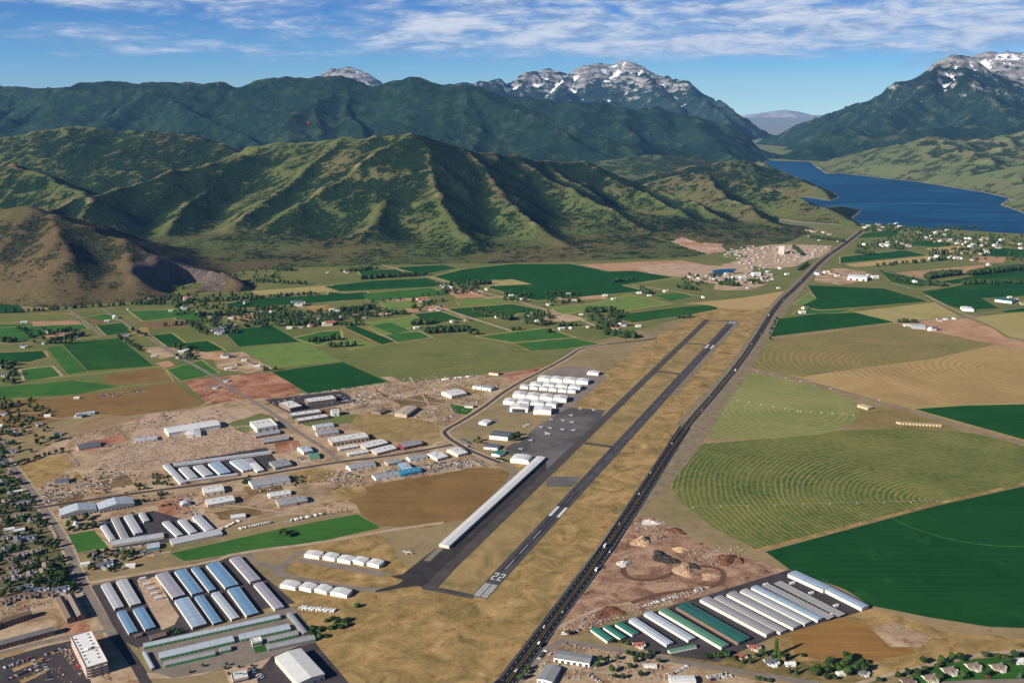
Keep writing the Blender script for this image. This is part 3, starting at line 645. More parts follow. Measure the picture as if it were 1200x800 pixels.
for q in (((98,372),(130,377),(112,382)), ((150,386),(172,383),(178,392),(160,395)), ((166,408),(204,405),(212,416),(188,421)), ((222,412),(262,412),(268,424),(232,420)), ((30,377),(92,376),(96,380),(40,382)), ((46,392),(90,387),(92,391),(50,397)), ((160,378),(215,374),(225,382),(180,386)), ((262,371),(300,366),(330,372),(285,379)), ((348,359),(385,357),(395,362),(360,366)), ((430,348),(500,346),(505,352),(460,354)), ((640,344),(700,342),(712,350),(660,352)), ((625,362),(655,366),(690,374),(660,378),(620,372)), ((560,350),(590,346),(600,352),(575,355)), ((470,360),(520,358),(528,362),(480,366)), ((700,376),(735,372),(750,380),(715,386)), ((520,338),(560,340),(572,348),(535,350)), ((250,415),(285,412),(320,432),(290,437),(255,432)), ((60,452),(140,446),(150,452),(80,458)), ((1095,283),(1140,282),(1150,288),(1100,289)), ((1060,274),(1085,272),(1090,278),(1065,280)), ((1140,300),(1180,302),(1175,308),(1135,308)), ((840,330),(900,332),(880,340),(835,340))):
    patch('bare_ground', q, random.choice([PINK, GOLD, BRN2, YARD]), .155, 5, 22)
# airport ground
patch('airfield_grass', [(505,700),(600,548),(650,500),(690,450),(760,400),(830,360),(905,362),(880,405),(803,497),(700,641),(580,800),(400,800),(345,715),(330,690),(350,640),(440,620),(500,690)], GOLD, .06)
patch('infield', [(514,687),(700,480),(828,377),(856,378),(560,697)], VERGE, .13, 2)
patch('brown_field', [(402,576),(450,566),(560,547),(598,552),(585,575),(545,608),(500,618),(440,617),(425,604)], BRN, .14)
patch('brown_field', [(985,722),(1022,712),(1120,742),(1215,748),(1215,765),(1120,770),(1060,785),(1000,800),(940,798),(905,770),(905,745)], GOLD, .1)
patch('brown_field', [(925,742),(985,724),(1050,740),(1075,765),(1020,775),(960,772),(930,765)], fieldmat('ochre_field', L(132, 98, 56), L(160, 122, 70), sc=1/60), .15, 2)
patch('bare_ground', [(1020,735),(1050,728),(1090,748),(1080,758),(1045,757)], YARD, .16)
RN = G(562.5, 699); RF = G(859.5, 375.8); rd = (RF - RN).normalized(); rn = Vector((-rd.y, rd.x, 0))
def along(A, B, off, w, z, name, mat):
    d = (B - A).normalized(); n = Vector((-d.y, d.x, 0)); v = [A + n * (off - w / 2), B + n * (off - w / 2), B + n * (off + w / 2), A + n * (off + w / 2)]
    return tag(mesh_obj(name, [(p.x, p.y, z) for p in v], [(0, 1, 2, 3)], mat), kind='structure')
along(RN + rd * 1150, RF, -12, 30, .30, 'runway_shoulder', SHD)
along(RN - rd * 2, RF, 0, 25, .36, 'runway', RWY)
for k, y0_ in enumerate((-10.2, -7.6, -5.0, -2.4, 1.6, 4.2, 6.8, 9.4)):
    along(RN, RN + rd * 44, y0_ + .4, 1.4, .42, 'threshold_stripe', WHT)
    if k % 2: along(RF - rd * 12, RF - rd * 50, y0_ + .4, 2.5, .42, 'threshold_stripe', WHT)
for q in (-8, 8):
    along(RN + rd * 322, RN + rd * 368, q, 6, .42, 'aiming_point', WHT); along(RF - rd * 420, RF - rd * 372, q, 6, .42, 'aiming_point', WHT)
dashes('runway_centre_line', RN + rd * 98, RN + rd * 260, 0, .8, 37, 24, WHT, .42); dashes('runway_centre_line', RN + rd * 390, RF - rd * 60, 0, .7, 37, 24, flat('worn_paint', (.17, .17, .17), var=.3), .42)
# the runway number: two figures, each built of strokes
def digit2(o, u, v, w_, h_, s):
    segs = [((0, h_ - s), (w_, h_)), ((w_ - s, h_ / 2), (w_, h_ - s)), ((0, h_ / 2 - s / 2), (w_, h_ / 2 + s / 2)), ((0, s), (s, h_ / 2 - s / 2)), ((0, 0), (w_, s)), ((0, h_ - s * 2.2), (s, h_ - s))]
    vs = []; fs = []
    for a, c in segs:
        k = len(vs)
        for q, r_ in ((a[0], a[1]), (c[0], a[1]), (c[0], c[1]), (a[0], c[1])):
            p = o + u * q + v * r_; vs.append((p.x, p.y, .425))
        fs.append((k, k + 1, k + 2, k + 3))
    tag(mesh_obj('runway_number', vs, fs, WHT), kind='structure')
for q in (9.5, -1.5): digit2(RN + rd * 58 + rn * q, -rn, rd, 7.5, 24, 2.4)
RUB = asphalt('rubber_marks', L(44, 43, 46), L(66, 64, 66), 1/8)
along(RN + rd * 90, RN + rd * 430, 3.4, 3.2, .395, 'tyre_marks', RUB); along(RN + rd * 120, RN + rd * 460, -3.4, 3.2, .395, 'tyre_marks', RUB); along(RF - rd * 90, RF - rd * 520, 2.6, 5, .395, 'tyre_marks', RUB); along(RN + rd * 450, RN + rd * 1200, 6, 1.2, .395, 'tyre_marks', RUB)
# taxiway, apron
TW = [(829,374.5),(804,401),(771,434),(738,462),(700,500),(646,553),(617,580),(568,628),(500,692)]
road('taxiway', [(829,374.5),(500,691)], 19, TXY, .33, 0)
road('taxiway', [(824,375.5),(858,376.5)], 12, TXY, .28, 0)
for a, b_ in (((803,402),(838,405)), ((771,435),(800,438.5)), ((685,519),(722,524)), ((505,689),(556,699))): road('taxiway', [a, b_], 14, TXY, .29, 0)
T8 = ZM(520, 420, 5.333); r6 = ZM(400, 560, 3.3333)
sheet('apron', T8((725,335),(795,305),(1010,322),(960,400),(860,520),(690,650),(640,690),(640,640),(600,610),(400,600),(385,560),(430,530),(480,520),(560,440),(640,390)), ASP, .26)
sheet('apron', T8((670,735),(860,738),(800,800),(640,800),(640,770)), ASP, .25)
sheet('apron', [(638,538),(655,545),(640,560),(535,664),(514,687),(506,692),(490,686),(472,688),(439,694),(441,691),(466,684),(473,679),(457,675),(472,672),(512,641),(528,643)], asphalt('new_apron', L(54, 50, 50), L(74, 69, 69)), .245)
sheet('hangar_pad', T8((690,70),(760,45),(900,60),(1020,112),(960,170),(810,300),(720,350),(600,352),(400,340),(360,290),(420,240),(470,190),(530,150),(580,115)), GRY, .22)
sheet('hangar_pad', T8((215,395),(330,375),(330,400),(250,428),(170,420)), GRY, .22)
ze = ZM(200, 600, 4)
road('lane', ze((490,300),(540,240),(620,180)), 14, GRY, .2); road('lane', ze((600,222),(800,255),(1010,292)), 16, GRY, .21)
road('lane', ze((480,265),(520,290),(620,315),(800,350),(1000,368)), 13, GRY, .22); road('lane', ze((350,190),(400,235),(500,262)), 12, GRY, .23)
# roads
road('highway', [(560,826),(594,799),(712,641),(803,500)], 27, HWY, .36, 0)
road('highway', [(802,502),(850,447),(881,406),(911,356),(935,335),(965,303),(989,287),(1011,270)], 19, asphalt('worn_highway', L(52, 51, 55), L(70, 67, 68)), .36, 1)
road('highway_shoulder', [(803,500),(850,447),(881,406),(911,356),(935,335),(965,303),(989,287),(1009,271)], 50, SHD, .30, 1)
for off in (-11.2, 11.2, -1.6, 1.6): 
    road('highway_line', [(594,799),(712,641),(803,500),(850,447),(881,406)], .28, WHT if abs(off) > 2 else flat('yellow_paint', (.55, .36, .05)), .47, 1, off)
for off in (-7, 7):
    WW = smoothpoly([G(x, y) for x, y in [(594,799),(712,641),(803,500)]], 0)
    for a, b_ in zip(WW[:-1], WW[1:]): dashes('lane_dashes', a, b_, off, .35, 4, 11, WHT, .47)
road('side_road', [(873,431),(920,440),(976,456),(1046,475),(1112,496),(1215,525)], 11, GRY, .34, 1)
road('side_road_shoulder', [(873,431),(920,440),(976,456),(1046,475),(1112,496),(1215,525)], 24, VERGE, .28, 1)
road('airport_road', [(770,396),(754,399),(712,403),(680,408),(668,417),(647,429),(597,454),(566,478),(540,494),(521,504),(521,509),(531,517),(553,529),(586,542)], 9, ASPD, .36, 2)
road('airport_road_verge', [(712,403),(680,408),(668,417),(647,429),(597,454),(566,478),(540,494),(521,504),(521,509),(531,517),(553,529),(586,542)], 24, LANE, .24, 2)
road('service_road', [(586,542),(600,547),(605,552),(590,572),(545,615),(500,657)], 11, GRY, .3, 2)
road('industrial_road', [(0,602),(50,594),(109,585),(171,576),(250,566),(309,556),(397,541),(450,535),(487,529),(531,521)], 9, ASPD, .36, 1)
road('industrial_road', [(120,362),(145,378),(172,394),(204,415),(250,440),(267,453),(297,470),(324,487),(353,509),(382,526),(398,541)], 11, GRY, .37, 1)
road('farm_road', [(80,362),(88,368),(120,394)], 11, GRY, .35, 1)
road('farm_road', [(440,308),(460,314),(503,324),(537,335),(587,348),(656,367),(690,378),(720,392)], 11, LANE, .35, 1)
road('farm_road', [(500,355),(520,362),(550,372),(600,388)], 12, LANE, .35, 1)
road('farm_road', [(0,384),(45,382),(100,377)], 6, LANE, .35, 1); road('farm_road', [(0,403),(60,401),(120,394)], 6, LANE, .35, 1)
road('farm_road', [(740,334),(775,339),(820,347)], 9, LANE, .35, 1); road('farm_road', [(1050,378),(1120,371),(1160,366),(1215,358)], 9, GRY, .35, 1)
road('farm_road', [(1085,346),(1120,364),(1150,376)], 8, LANE, .36, 1); road('farm_road', [(1035,318),(1086,328)], 7, CONC, .36, 1); road('farm_road', [(1045,332),(1075,340),(1100,337)], 7, CONC, .36, 1)
road('street', [(-30,505),(-8,525),(11,542),(31,567),(54,600),(75,632),(90,668),(98,686),(118,719),(134,746)], 22, LANE, .33, 1)
road('street', [(-30,505),(-8,525),(11,542),(31,567),(54,600),(75,632),(90,668),(98,686),(118,719),(134,746)], 13, GRY, .37, 1)
road('street', [(-30,695),(3,690),(52,681),(90,674)], 9, GRY, .38, 1)
road('street', [(-20,640),(20,636),(60,632)], 9, GRY, .38, 1); road('street', [(0,700),(-10,660)], 8, GRY, .38, 1)
road('dirt_road', [(98,684),(153,674),(250,658),(275,648),(375,636),(450,622),(520,612)], 10, LANE, .34, 1)
road('street', [(-20,770),(0,765),(52,752),(90,744),(130,738)], 10, GRY, .38, 1)
road('street', [(134,746),(150,765),(165,788),(175,810)], 13, ASPD, .37, 1)
road('street', [(165,792),(230,790),(262,778),(300,770)], 14, LANE, .31, 1)
road('frontage_road', [(612,800),(645,749),(705,758),(765,769),(834,781),(888,790),(960,801)], 12, GRY, .35, 1)
road('dirt_road', [(990,805),(1063,784),(1137,768),(1215,760)], 7, LANE, .35, 1)
road('street', [(1080,806),(1117,799),(1215,797)], 9, GRY, .36, 1)
road('farm_track', [(0,487),(52,482),(62,492),(90,488)], 5, LANE, .36, 2)
for q in ([(60,592),(100,567),(200,541),(310,522),(330,512)], [(120,575),(140,553),(165,522)], [(95,545),(150,520),(220,505),(300,498)], [(330,600),(370,590),(392,584)], [(210,600),(260,590),(330,600)], [(400,470),(450,462),(520,475),(560,470)], [(480,442),(500,470),(512,492)], [(340,520),(350,545)], [(420,545),(440,560),(470,560)], [(235,476),(262,462),(300,478)], [(100,650),(150,656),(200,646)], [(640,742),(700,712),(740,706)], [(615,800),(650,778),(720,790),(790,800)], [(840,310),(900,305),(960,296)], [(845,300),(880,306),(930,312)]):
    road('dirt_track', q, 6, LANE, .31, 2)
for q in ([(14,783),(50,770),(52,773),(16,787)], [(22,797),(56,783),(58,786),(26,801)], [(58,764),(76,758),(78,761),(60,767)], [(0,768),(28,760),(30,763),(0,772)]): patch('planted_island', q, GOLD, .42, .5, 10)
# pads, yards
patch('yard', [(15,545),(60,520),(110,505),(160,490),(230,478),(290,465),(330,462),(400,455),(440,442),(500,440),(560,440),(620,445),(575,470),(540,492),(522,505),(524,512),(600,548),(560,548),(450,567),(400,578),(430,600),(330,604),(250,622),(180,640),(120,650),(95,640),(60,600),(40,575)], YARD, .09)
patch('pale_yard', [(170,485),(290,478),(310,500),(320,520),(200,545),(130,560),(110,540),(150,520)], YARD2, .12)
for q, mt in (([(60,560),(90,552),(100,562),(70,572)], GOLD), ([(110,560),(150,556),(160,566),(125,574)], BRN2), ([(60,585),(95,578),(100,588),(70,594)], BRN2), ([(180,590),(215,582),(222,600),(190,606)], RED), ([(200,548),(240,545),(250,556),(212,562)], BRN2), ([(318,518),(345,515),(360,524),(330,530)], RED), ([(285,570),(330,566),(335,576),(292,580)], BRN2), ([(460,468),(500,462),(520,472),(480,480)], BRN2), ([(360,480),(400,478),(405,486),(370,490)], BRN2), ([(530,452),(570,448),(575,458),(540,462)], GOLD), ([(95,520),(140,508),(150,516),(105,530)], RED), ([(250,600),(300,592),(310,602),(260,610)], BRN2), ([(385,575),(425,568),(430,580),(395,588)], GOLD), ([(150,652),(185,646),(180,655),(150,660)], GOLD)):
    patch('worn_ground', q, mt, .175, 5, 14)
patch('red_excavation', [(213,446),(290,438),(328,436),(352,458),(335,466),(290,467),(245,474)], RED, .22, 3)
patch('dry_grass_patch', [(410,488),(450,484),(515,496),(524,514),(500,523),(440,515),(415,500)], VERGE, .2)
patch('dry_grass_patch', [(14,543),(80,532),(82,545),(60,560),(45,572),(38,575)], GOLD, .2)
patch('dry_grass_patch', [(265,497),(305,484),(322,488),(320,500),(285,507)], OLV, .2); patch('dry_grass_patch', [(335,487),(420,485),(410,496),(360,500)], OLV, .2)
patch('dry_grass_patch', [(340,555),(372,548),(395,552),(380,565),(345,568)], GOLD, .2)
patch('gravel_pit', [(640,738),(690,690),(738,606),(770,606),(832,642),(924,668),(862,692),(740,717),(690,737),(660,747)], dirtmat('pit_soil', [L(92, 64, 50), L(136, 104, 84), L(172, 140, 114), L(190, 162, 136)], 1/38, 1/5, spots=L(84, 58, 46)), .2)
patch('yard', [(606,805),(650,747),(760,768),(840,786),(905,800),(905,812),(606,812)], YARD, .16, 2)
patch('yard', [(0,700),(100,686),(134,746),(180,812),(-20,812),(-20,700)], YARD, .15, 2)
FL('parking_lot', ASPD, (0,772),(52,757),(84,750),(100,783),(112,812),(-20,812),(-20,776), z=.25)
FL('storage_lot', ASPD, (107,686),(278,648),(346,706),(312,712),(222,741),(165,760),(142,750), z=.22)
patch('gravel_lot', [(160,679),(184,675),(196,700),(209,722),(205,732),(190,738),(178,720)], YARD2, .32, 1)
FL('storage_lot', GRY, (163,758),(345,710),(371,748),(300,776),(202,794),(178,786), z=.30)
FL('storage_lot', ASPD, (688,740),(925,667),(1023,712),(985,723),(905,746),(840,775),(770,765), z=.24)
FL('warehouse_yard', ASPD, (305,785),(322,764),(368,752),(414,806),(300,812), z=.24)
patch('gravel_verge', [(268,800),(260,780),(310,765),(322,764),(305,785),(300,812)], YARD2, .28, 1)
patch('lawn', [(296,757),(310,754),(314,762),(300,765)], LAWN, .42, 1, 6)
FL('pasture', GRN, (200,648),(330,619),(418,602),(446,618),(370,635),(216,657), z=.22)
FL('pasture', GRN, (75,627),(110,621),(127,641),(84,648), z=.22)
FL('storage_lot', ASPD, (192,544),(312,524),(330,546),(212,566), z=.22)
FL('storage_lot', ASPD, (115,610),(180,598),(262,622),(262,628),(132,642), z=.22)
FL('parking_lot', ASPD, (310,468),(400,458),(420,470),(340,485), z=.22)
patch('grass_lot', [(525,473),(555,478),(550,486),(535,485)], LAWN, .22, 2)
patch('ploughed_plot', [(590,440),(640,428),(610,448),(600,446)], RED, .2, 2)
patch('neighbourhood_ground', [(-30,500),(0,520),(10,545),(30,570),(52,602),(72,632),(86,668),(92,686),(0,702),(-30,705)], dirtmat('town_ground', [L(56, 80, 40), L(84, 92, 54), L(130, 112, 86), L(150, 130, 108)], 1/22, 1/5), .16, 2)
patch('garden_ground', [(1050,800),(1085,782),(1140,771),(1215,764),(1215,796),(1117,798),(1080,806)], LAWN, .15, 2)
patch('garden_ground', [(640,766),(760,775),(800,765),(905,775),(1010,775),(1030,800),(950,797),(860,783),(760,766),(700,758)], dirtmat('dry_garden', [L(76, 92, 48), L(120, 104, 66), L(160, 134, 98)], 1/18), .21, 2)
# ------------------------------------------------------------------ buildings
def metal(name, c, seam=6.0, dirt=.42):
    m, t, b = new_mat(name); P = pos(t); tc = t.new('ShaderNodeTexCoord').outputs['Object']
    x, y, z = t.sep(tc)
    s1 = t.math('LESS_THAN', t.math('ABSOLUTE', t.math('SUBTRACT', t.math('FRACT', t.math('DIVIDE', x, seam)), .5)), .03)
    n = t.noise(P, 1/9, 5, .65); cell = t.new('ShaderNodeTexWhiteNoise', noise_dimensions='1D'); t.link(t.math('FLOOR', t.math('ADD', t.math('DIVIDE', x, seam), .5)), cell.inputs['W'])
    f = t.math('ADD', t.math('MULTIPLY', t.rng(n, .3, .7), dirt), t.math('MULTIPLY', cell.outputs[0], .12))
    col = t.mix(f, c, tuple(v * .62 for v in c)); col = t.mix(t.math('MULTIPLY', s1, .45), col, tuple(v * .4 for v in c))
    t.link(col, b.inputs['Base Color']); b.inputs['Roughness'].default_value = .55; b.inputs['Specular IOR Level'].default_value = .35; return m
R_WHT = metal('roof_white', (.68, .68, .66)); R_GRY = metal('roof_grey', (.33, .33, .34)); R_LGR = metal('roof_pale_grey', (.46, .47, .50)); R_BLU = metal('roof_blue', (.16, .30, .46), 11)
R_LBL = metal('roof_light_blue', (.32, .42, .54), 11); R_PUR = metal('roof_mauve_grey', (.35, .34, .40), 11); R_GRN = metal('roof_green', (.035, .20, .145)); R_DGN = metal('roof_dark_green', (.03, .13, .11))
R_MGN = metal('roof_mid_green', (.10, .26, .17)); R_SLT = metal('roof_slate', (.12, .13, .16)); R_TAN = metal('roof_tan', (.46, .38, .29)); R_BRT = metal('roof_bright_blue', (.05, .26, .42)); R_BRN = flat('roof_brown', (.15, .105, .08)); R_RED = flat('roof_red', (.30, .10, .07)); R_TIL = flat('roof_shingle', (.21, .165, .135)); R_GSH = flat('roof_grey_shingle', (.15, .145, .145))
R_SLV = metal('roof_silver', (.44, .50, .56), 11); R_PCH = flat('roof_peach', (.50, .30, .20)); R_OCH = metal('roof_old_metal', (.28, .29, .29), dirt=.5)
W_WHT = flat('wall_white', (.70, .69, .65)); W_CRM = flat('wall_cream', (.60, .53, .42)); W_TAN = flat('wall_tan', (.42, .33, .25)); W_BRN = flat('wall_brown', (.20, .14, .10)); W_GRY = flat('wall_grey', (.38, .37, .36)); W_RED = flat('wall_barn_red', (.19, .03, .035)); W_GGR = flat('wall_grey_green', (.24, .27, .23)); W_BLU = flat('wall_blue', (.06, .25, .38)); W_PIN = flat('wall_pinkish', (.48, .36, .30))
DR_D = flat('door_dark', (.05, .05, .055)); DR_G = flat('door_green', (.03, .26, .07)); DR_W = flat('door_white', (.6, .6, .58)); DR_B = flat('door_brown', (.16, .09, .06)); GLS = flat('window_glass', (.03, .04, .05), rough=.2, spec=.5); DR_GY = flat('door_grey', (.22, .22, .23)); TRIM = flat('trim', (.30, .28, .26)); UNIT = flat('roof_unit', (.30, .30, .31)); WOOD = flat('raw_wood', (.42, .30, .18))
def box_vf(x0, x1, y0, y1, z0, z1, k=0, bottom=False):
    v = [(x0, y0, z0), (x1, y0, z0), (x1, y1, z0), (x0, y1, z0), (x0, y0, z1), (x1, y0, z1), (x1, y1, z1), (x0, y1, z1)]
    f = [(0, 1, 5, 4), (1, 2, 6, 5), (2, 3, 7, 6), (3, 0, 4, 7), (4, 5, 6, 7)]
    if bottom: f.append((3, 2, 1, 0))
    return v, [tuple(i + k for i in q) for q in f]
def boxes(name, L_, mat, parent=None, midx=None):
    v = []; f = []
    for b in L_: a, c = box_vf(*b, k=len(v), bottom=True); v += a; f += c
    return mesh_obj(name, v, f, mat, parent, midx)
def prism(name, prof, x0, x1, mats, parent, axis='x'):
    """profile (y,z) pulled along x; end faces use material 1"""
    n = len(prof); v = [(x0, y, z) for y, z in prof] + [(x1, y, z) for y, z in prof]
    f = [(i, (i + 1) % n, n + (i + 1) % n, n + i) for i in range(n)] + [tuple(range(n))[::-1], tuple(range(n, 2 * n))]
    if axis == 'y': v = [(-b, a, c) for a, b, c in v]
    o = mesh_obj(name, v, f, mats, parent, [0] * n + [1, 1])
    bm = bmesh.new(); bm.from_mesh(o.data); bmesh.ops.recalc_face_normals(bm, faces=bm.faces); bm.to_mesh(o.data); bm.free()
    return o
FOOT = []
def bld(label, A, B, Cc, h, roofm=None, wallm=None, roof='gable', rise=None, name='storage_building', cat='building', lvl='r', ridge='u', doors=(), wins=(), group=None, over=.35, units=0, parts=True, skip_foot=False):
    roofm = roofm or R_GRY; wallm = wallm or W_WHT
    z = h if lvl == 'r' else 0
    a = G(*A, z); b_ = G(*B, z); u = b_ - a; u.z = 0; Lu = u.length; u.normalize(); n = Vector((-u.y, u.x, 0))
    if isinstance(Cc, (int, float)): dv = Cc
    else: dv = (G(*Cc, z) - a).dot(n)
    ctr = a + u * Lu / 2 + n * dv / 2
    if dv < 0:      # walk the footprint so that local -y is always the AB wall
        u = -u; n = -n; dv = -dv; flip = True
    else: flip = False
    t = empty(name, (ctr.x, ctr.y, 0), math.atan2(u.y, u.x)); tag(t, label, cat, group)
    FOOT.append((ctr.x, ctr.y, u, Lu / 2, dv / 2))
    X, Y = Lu / 2, dv / 2; o = over
    boxes('wall', [(-X, X, -Y, Y, 0.0, h)], wallm, t)
    if roof == 'gable':
        s = Y if ridge == 'u' else X; rs = rise if rise is not None else s * .11
        pr = [(-s - o, h - .05), (0, h + rs), (s + o, h - .05)]
        prism('roof', pr, -(X if ridge == 'u' else Y) - o, (X if ridge == 'u' else Y) + o, [roofm, wallm], t, 'x' if ridge == 'u' else 'y')
    elif roof == 'shed':
        rs = rise or 1.2
        prism('roof', [(-Y - o, h + .02), (-Y - o, h + .3), (Y + o, h + .3 + rs), (Y + o, h + .02)], -X - o, X + o, [roofm, wallm], t)
    elif roof == 'arch':
        s = Y if ridge == 'u' else X; rs = rise or s * .3; k = 8
        pr = [(-s * math.cos(math.pi * i / k) * 1.02, h - .05 + rs * math.sin(math.pi * i / k)) for i in range(k + 1)]
        prism('roof', pr, -(X if ridge == 'u' else Y) - .1, (X if ridge == 'u' else Y) + .1, [roofm, wallm], t, 'x' if ridge == 'u' else 'y')
    else:
        w_ = .5
        boxes('roof', [(-X - .02, X + .02, -Y - .02, Y + .02, h + .003, h + .35)], roofm, t)
        boxes('parapet', [(-X - .2, X + .2, -Y - .2, -Y + w_, h + .36, h + 1.1), (-X - .2, X + .2, Y - w_, Y + .2, h + .36, h + 1.1), (-X - .2, -X + w_, -Y + w_, Y - w_, h + .36, h + 1.1), (X - w_, X + .2, -Y + w_, Y - w_, h + .36, h + 1.1)], wallm, t)
    r_ = random.Random(int(ctr.x * 7 + ctr.y))
    zt = h + .36 if roof == 'flat' else None
    for i in range(units):
        ux = -X * .75 + 1.5 * X * (i + .5) / units + r_.uniform(-1, 1); uy = r_.uniform(-Y * .4, Y * .4)
        boxes('roof_unit', [(ux - 1.6, ux + 1.6, uy - 1.3, uy + 1.3, zt, zt + 1.7)] if zt else [(ux - .9, ux + .9, uy - .9, uy + .9, h, h + (rise or Y * .16) + .9)], UNIT, t)
    def openings(spec, pname):
        side, cnt, ow_, oh, oz, mt = spec
        side = side if not flip else {'ab': 'ab', 'cd': 'cd', 'a': 'b', 'b': 'a'}[side]
        LL = X if side in ('ab', 'cd') else Y; proto = None
        for i in range(cnt):
            p = -LL + 2 * LL * (i + .5) / cnt
            if proto is None:
                proto = boxes(pname, [(-ow_ / 2, ow_ / 2, -.10, .10, oz, oz + oh)], mt, t); q = proto
            else:
                q = proto.copy(); C.objects.link(q); q.parent = t
            if side == 'ab': q.location = (p, -Y - .02, 0)
            elif side == 'cd': q.location = (p, Y + .02, 0)
            elif side == 'a': q.location = (-X - .02, p, 0); q.rotation_euler = (0, 0, math.pi / 2)
            else: q.location = (X + .02, p, 0); q.rotation_euler = (0, 0, math.pi / 2)
    for s_ in doors: openings(s_, 'door')
    for s_ in wins: openings(s_, 'window')
    return t
def zz(f, *p): return f(*p)
def RC(Z, A, B, Cc): return Z(A, B, Cc)
Zr1 = ZM(0, 450, 4.572); Zr2 = ZM(200, 430, 4.572); Zr3 = ZM(400, 400, 4.572); Zrd = ZM(0, 625, 4.572); Z100 = ZM(100, 660, 5.706); Z240 = ZM(240, 640, 5)
Z0 = ZM(0, 660, 5.714); Z640 = ZM(640, 560, 3.3333); Z780 = ZM(780, 660, 4.615); Z600 = ZM(600, 680, 6.667); Z2 = ZM(0, 570, 8); Z1k = ZM(1000, 700, 6)
# left storage park
def sb(label, Z, TL, BL, TR, h, rm, wm=None, dn=4, side=True, **k):
    A, B, Cc = Z(TL, BL, TR)
    ds = [('b', dn, 3.4, 3.2, .2, DR_D), ('a', dn, 3.4, 3.2, .2, DR_GY)] if dn else []
    if side:
        n = max(3, int((G(*A, h) - G(*B, h)).length / 6)); ds.append(('ab', n, 3.2, 2.9, .15, side if side is not True else DR_W))
    return bld(label, A, B, Cc, h, rm, wm or W_CRM, doors=ds, name='storage_building', cat='storage building', rise=.5, **k)
GS = 'storage units behind the apartment block'
sb('pale grey storage block nearest the street, upper left corner of the tarmac lot', Z100, (103,140),(195,300),(160,122), 4, R_LGR, dn=2, group=GS)
sb('two-tone pale grey storage block left of the row of white trailers', Z100, (205,115),(300,280),(275,100), 4, R_LGR, dn=3, group=GS)
sb('small blue-roofed storage block nearest the apartment block', Z100, (210,325),(290,465),(265,308), 4, R_BLU, dn=2, group=GS)
sb('small blue-roofed storage block left of the bare gravel patch', Z100, (318,305),(398,440),(385,285), 4, R_BLU, dn=3, group=GS)
sb('wide mauve-grey storage block right of the parked white trailers', Z100, (468,72),(583,228),(548,52), 4.5, R_PUR, dn=5, group=GS)
sb('blue-roofed storage block right of the wide mauve-grey one', Z100, (595,50),(712,205),(665,30), 4, R_BLU, dn=3, group=GS)
sb('narrow blue storage block in the middle of the upper row', Z100, (707,30),(825,182),(750,15), 4, R_BLU, dn=2, group=GS)
sb('wide blue-roofed storage block, second from right in the upper row', ze, (165,245),(255,352),(225,230), 4.5, R_BLU, dn=4, group=GS)
sb('mauve-grey storage block at the right end of the upper row', ze, (275,215),(372,325),(322,203), 4.5, R_PUR, dn=0, group=GS)
sb('wide light blue storage block left in the lower row beside the gravel patch', Z100, (595,245),(715,425),(690,225), 5, R_LBL, dn=5, group=GS)
sb('blue-roofed storage block, second from left in the lower row', Z100, (730,222),(855,400),(785,208), 4, R_BLU, dn=4, group=GS)
sb('narrow blue-grey storage block in the middle of the lower row', ze, (190,380),(285,500),(225,370), 4, R_SLV, dn=2, group=GS)
sb('wide blue storage block, second from right in the lower row', ze, (265,360),(355,483),(320,348), 4.5, R_BLU, dn=5, group=GS)
sb('mauve-grey storage block at the right end of the lower row', ze, (388,335),(488,452),(430,325), 4.5, R_PUR, dn=0, group=GS)
# green-door storage
def gb(label, A, B, Cc, n, rm=R_SLV, dm=DR_G, h=4.4, cd=True):
    ds = [('ab', n, 3.6, 3.5, .1, dm)] + ([('cd', n, 3.6, 3.5, .1, dm)] if cd else [])
    return bld(label, A, B, Cc, h, rm, W_GGR, rise=.4, over=.1, name='storage_row', cat='storage building', doors=ds, group='rows of storage units with green doors')
gb('longest green-door storage row, just below the blue-roofed blocks', (168.3,757.8), (329,723), (166,753.5), 30)
gb('second green-door storage row, left half, ending at the driveway', (187.5,771), (275,750.5), (184.5,764), 16)
gb('second green-door storage row, right half, above the office', (281.5,749), (341,736.2), (278.5,742.5), 12)
gb('third green-door storage row on the left, with grey-green roof', (193,779), (252.5,765.5), (190.5,775), 14, R_MGN if 0 else R_GRY)
gb('short stub of green-door storage beside the gravel verge', (258,763), (271,760), (256,758.5), 3, R_GRY)
gb('short green-door storage row right of the office', (314,751), (350,742.5), (312,746.5), 8, R_GRY)
gb('outer grey-roofed storage row between the lot and the white warehouse', (314,760), (370,748), (312.5,755), 12, R_GRY, DR_GY)
gb('narrow grey-roofed storage row closing the right side of the green-door lot', Z240((480,390),(575,508),(505,380))[0], Z240((480,390),(575,508),(505,380))[1], Z240((480,390),(575,508),(505,380))[2], 10, R_GRY, DR_GY)
gb('narrow grey-roofed storage row closing the left side of the green-door lot', *Z100((380,590),(440,700),(405,585)), 8, R_SLV, DR_GY)
bld('small white-framed glass office in the green-door storage lot', *Z240((278,565),(335,552),(275,540)), 6.5, R_WHT, W_WHT, 'flat', lvl='r', name='office', cat='office', wins=[('ab', 4, 2.2, 3.6, 1.5, GLS), ('a', 3, 2, 3.6, 1.5, GLS), ('b', 3, 2, 3.6, 1.5, GLS)])
bld('large white gabled warehouse at the bottom edge, left of the dry field', *Z240((410,645),(545,800),(570,603)), 9, R_WHT, W_CRM, name='warehouse', cat='warehouse', doors=[('b', 4, 4, 4.5, .1, DR_GY)], wins=[('ab', 9, 1.5, 1, 6, GLS)])
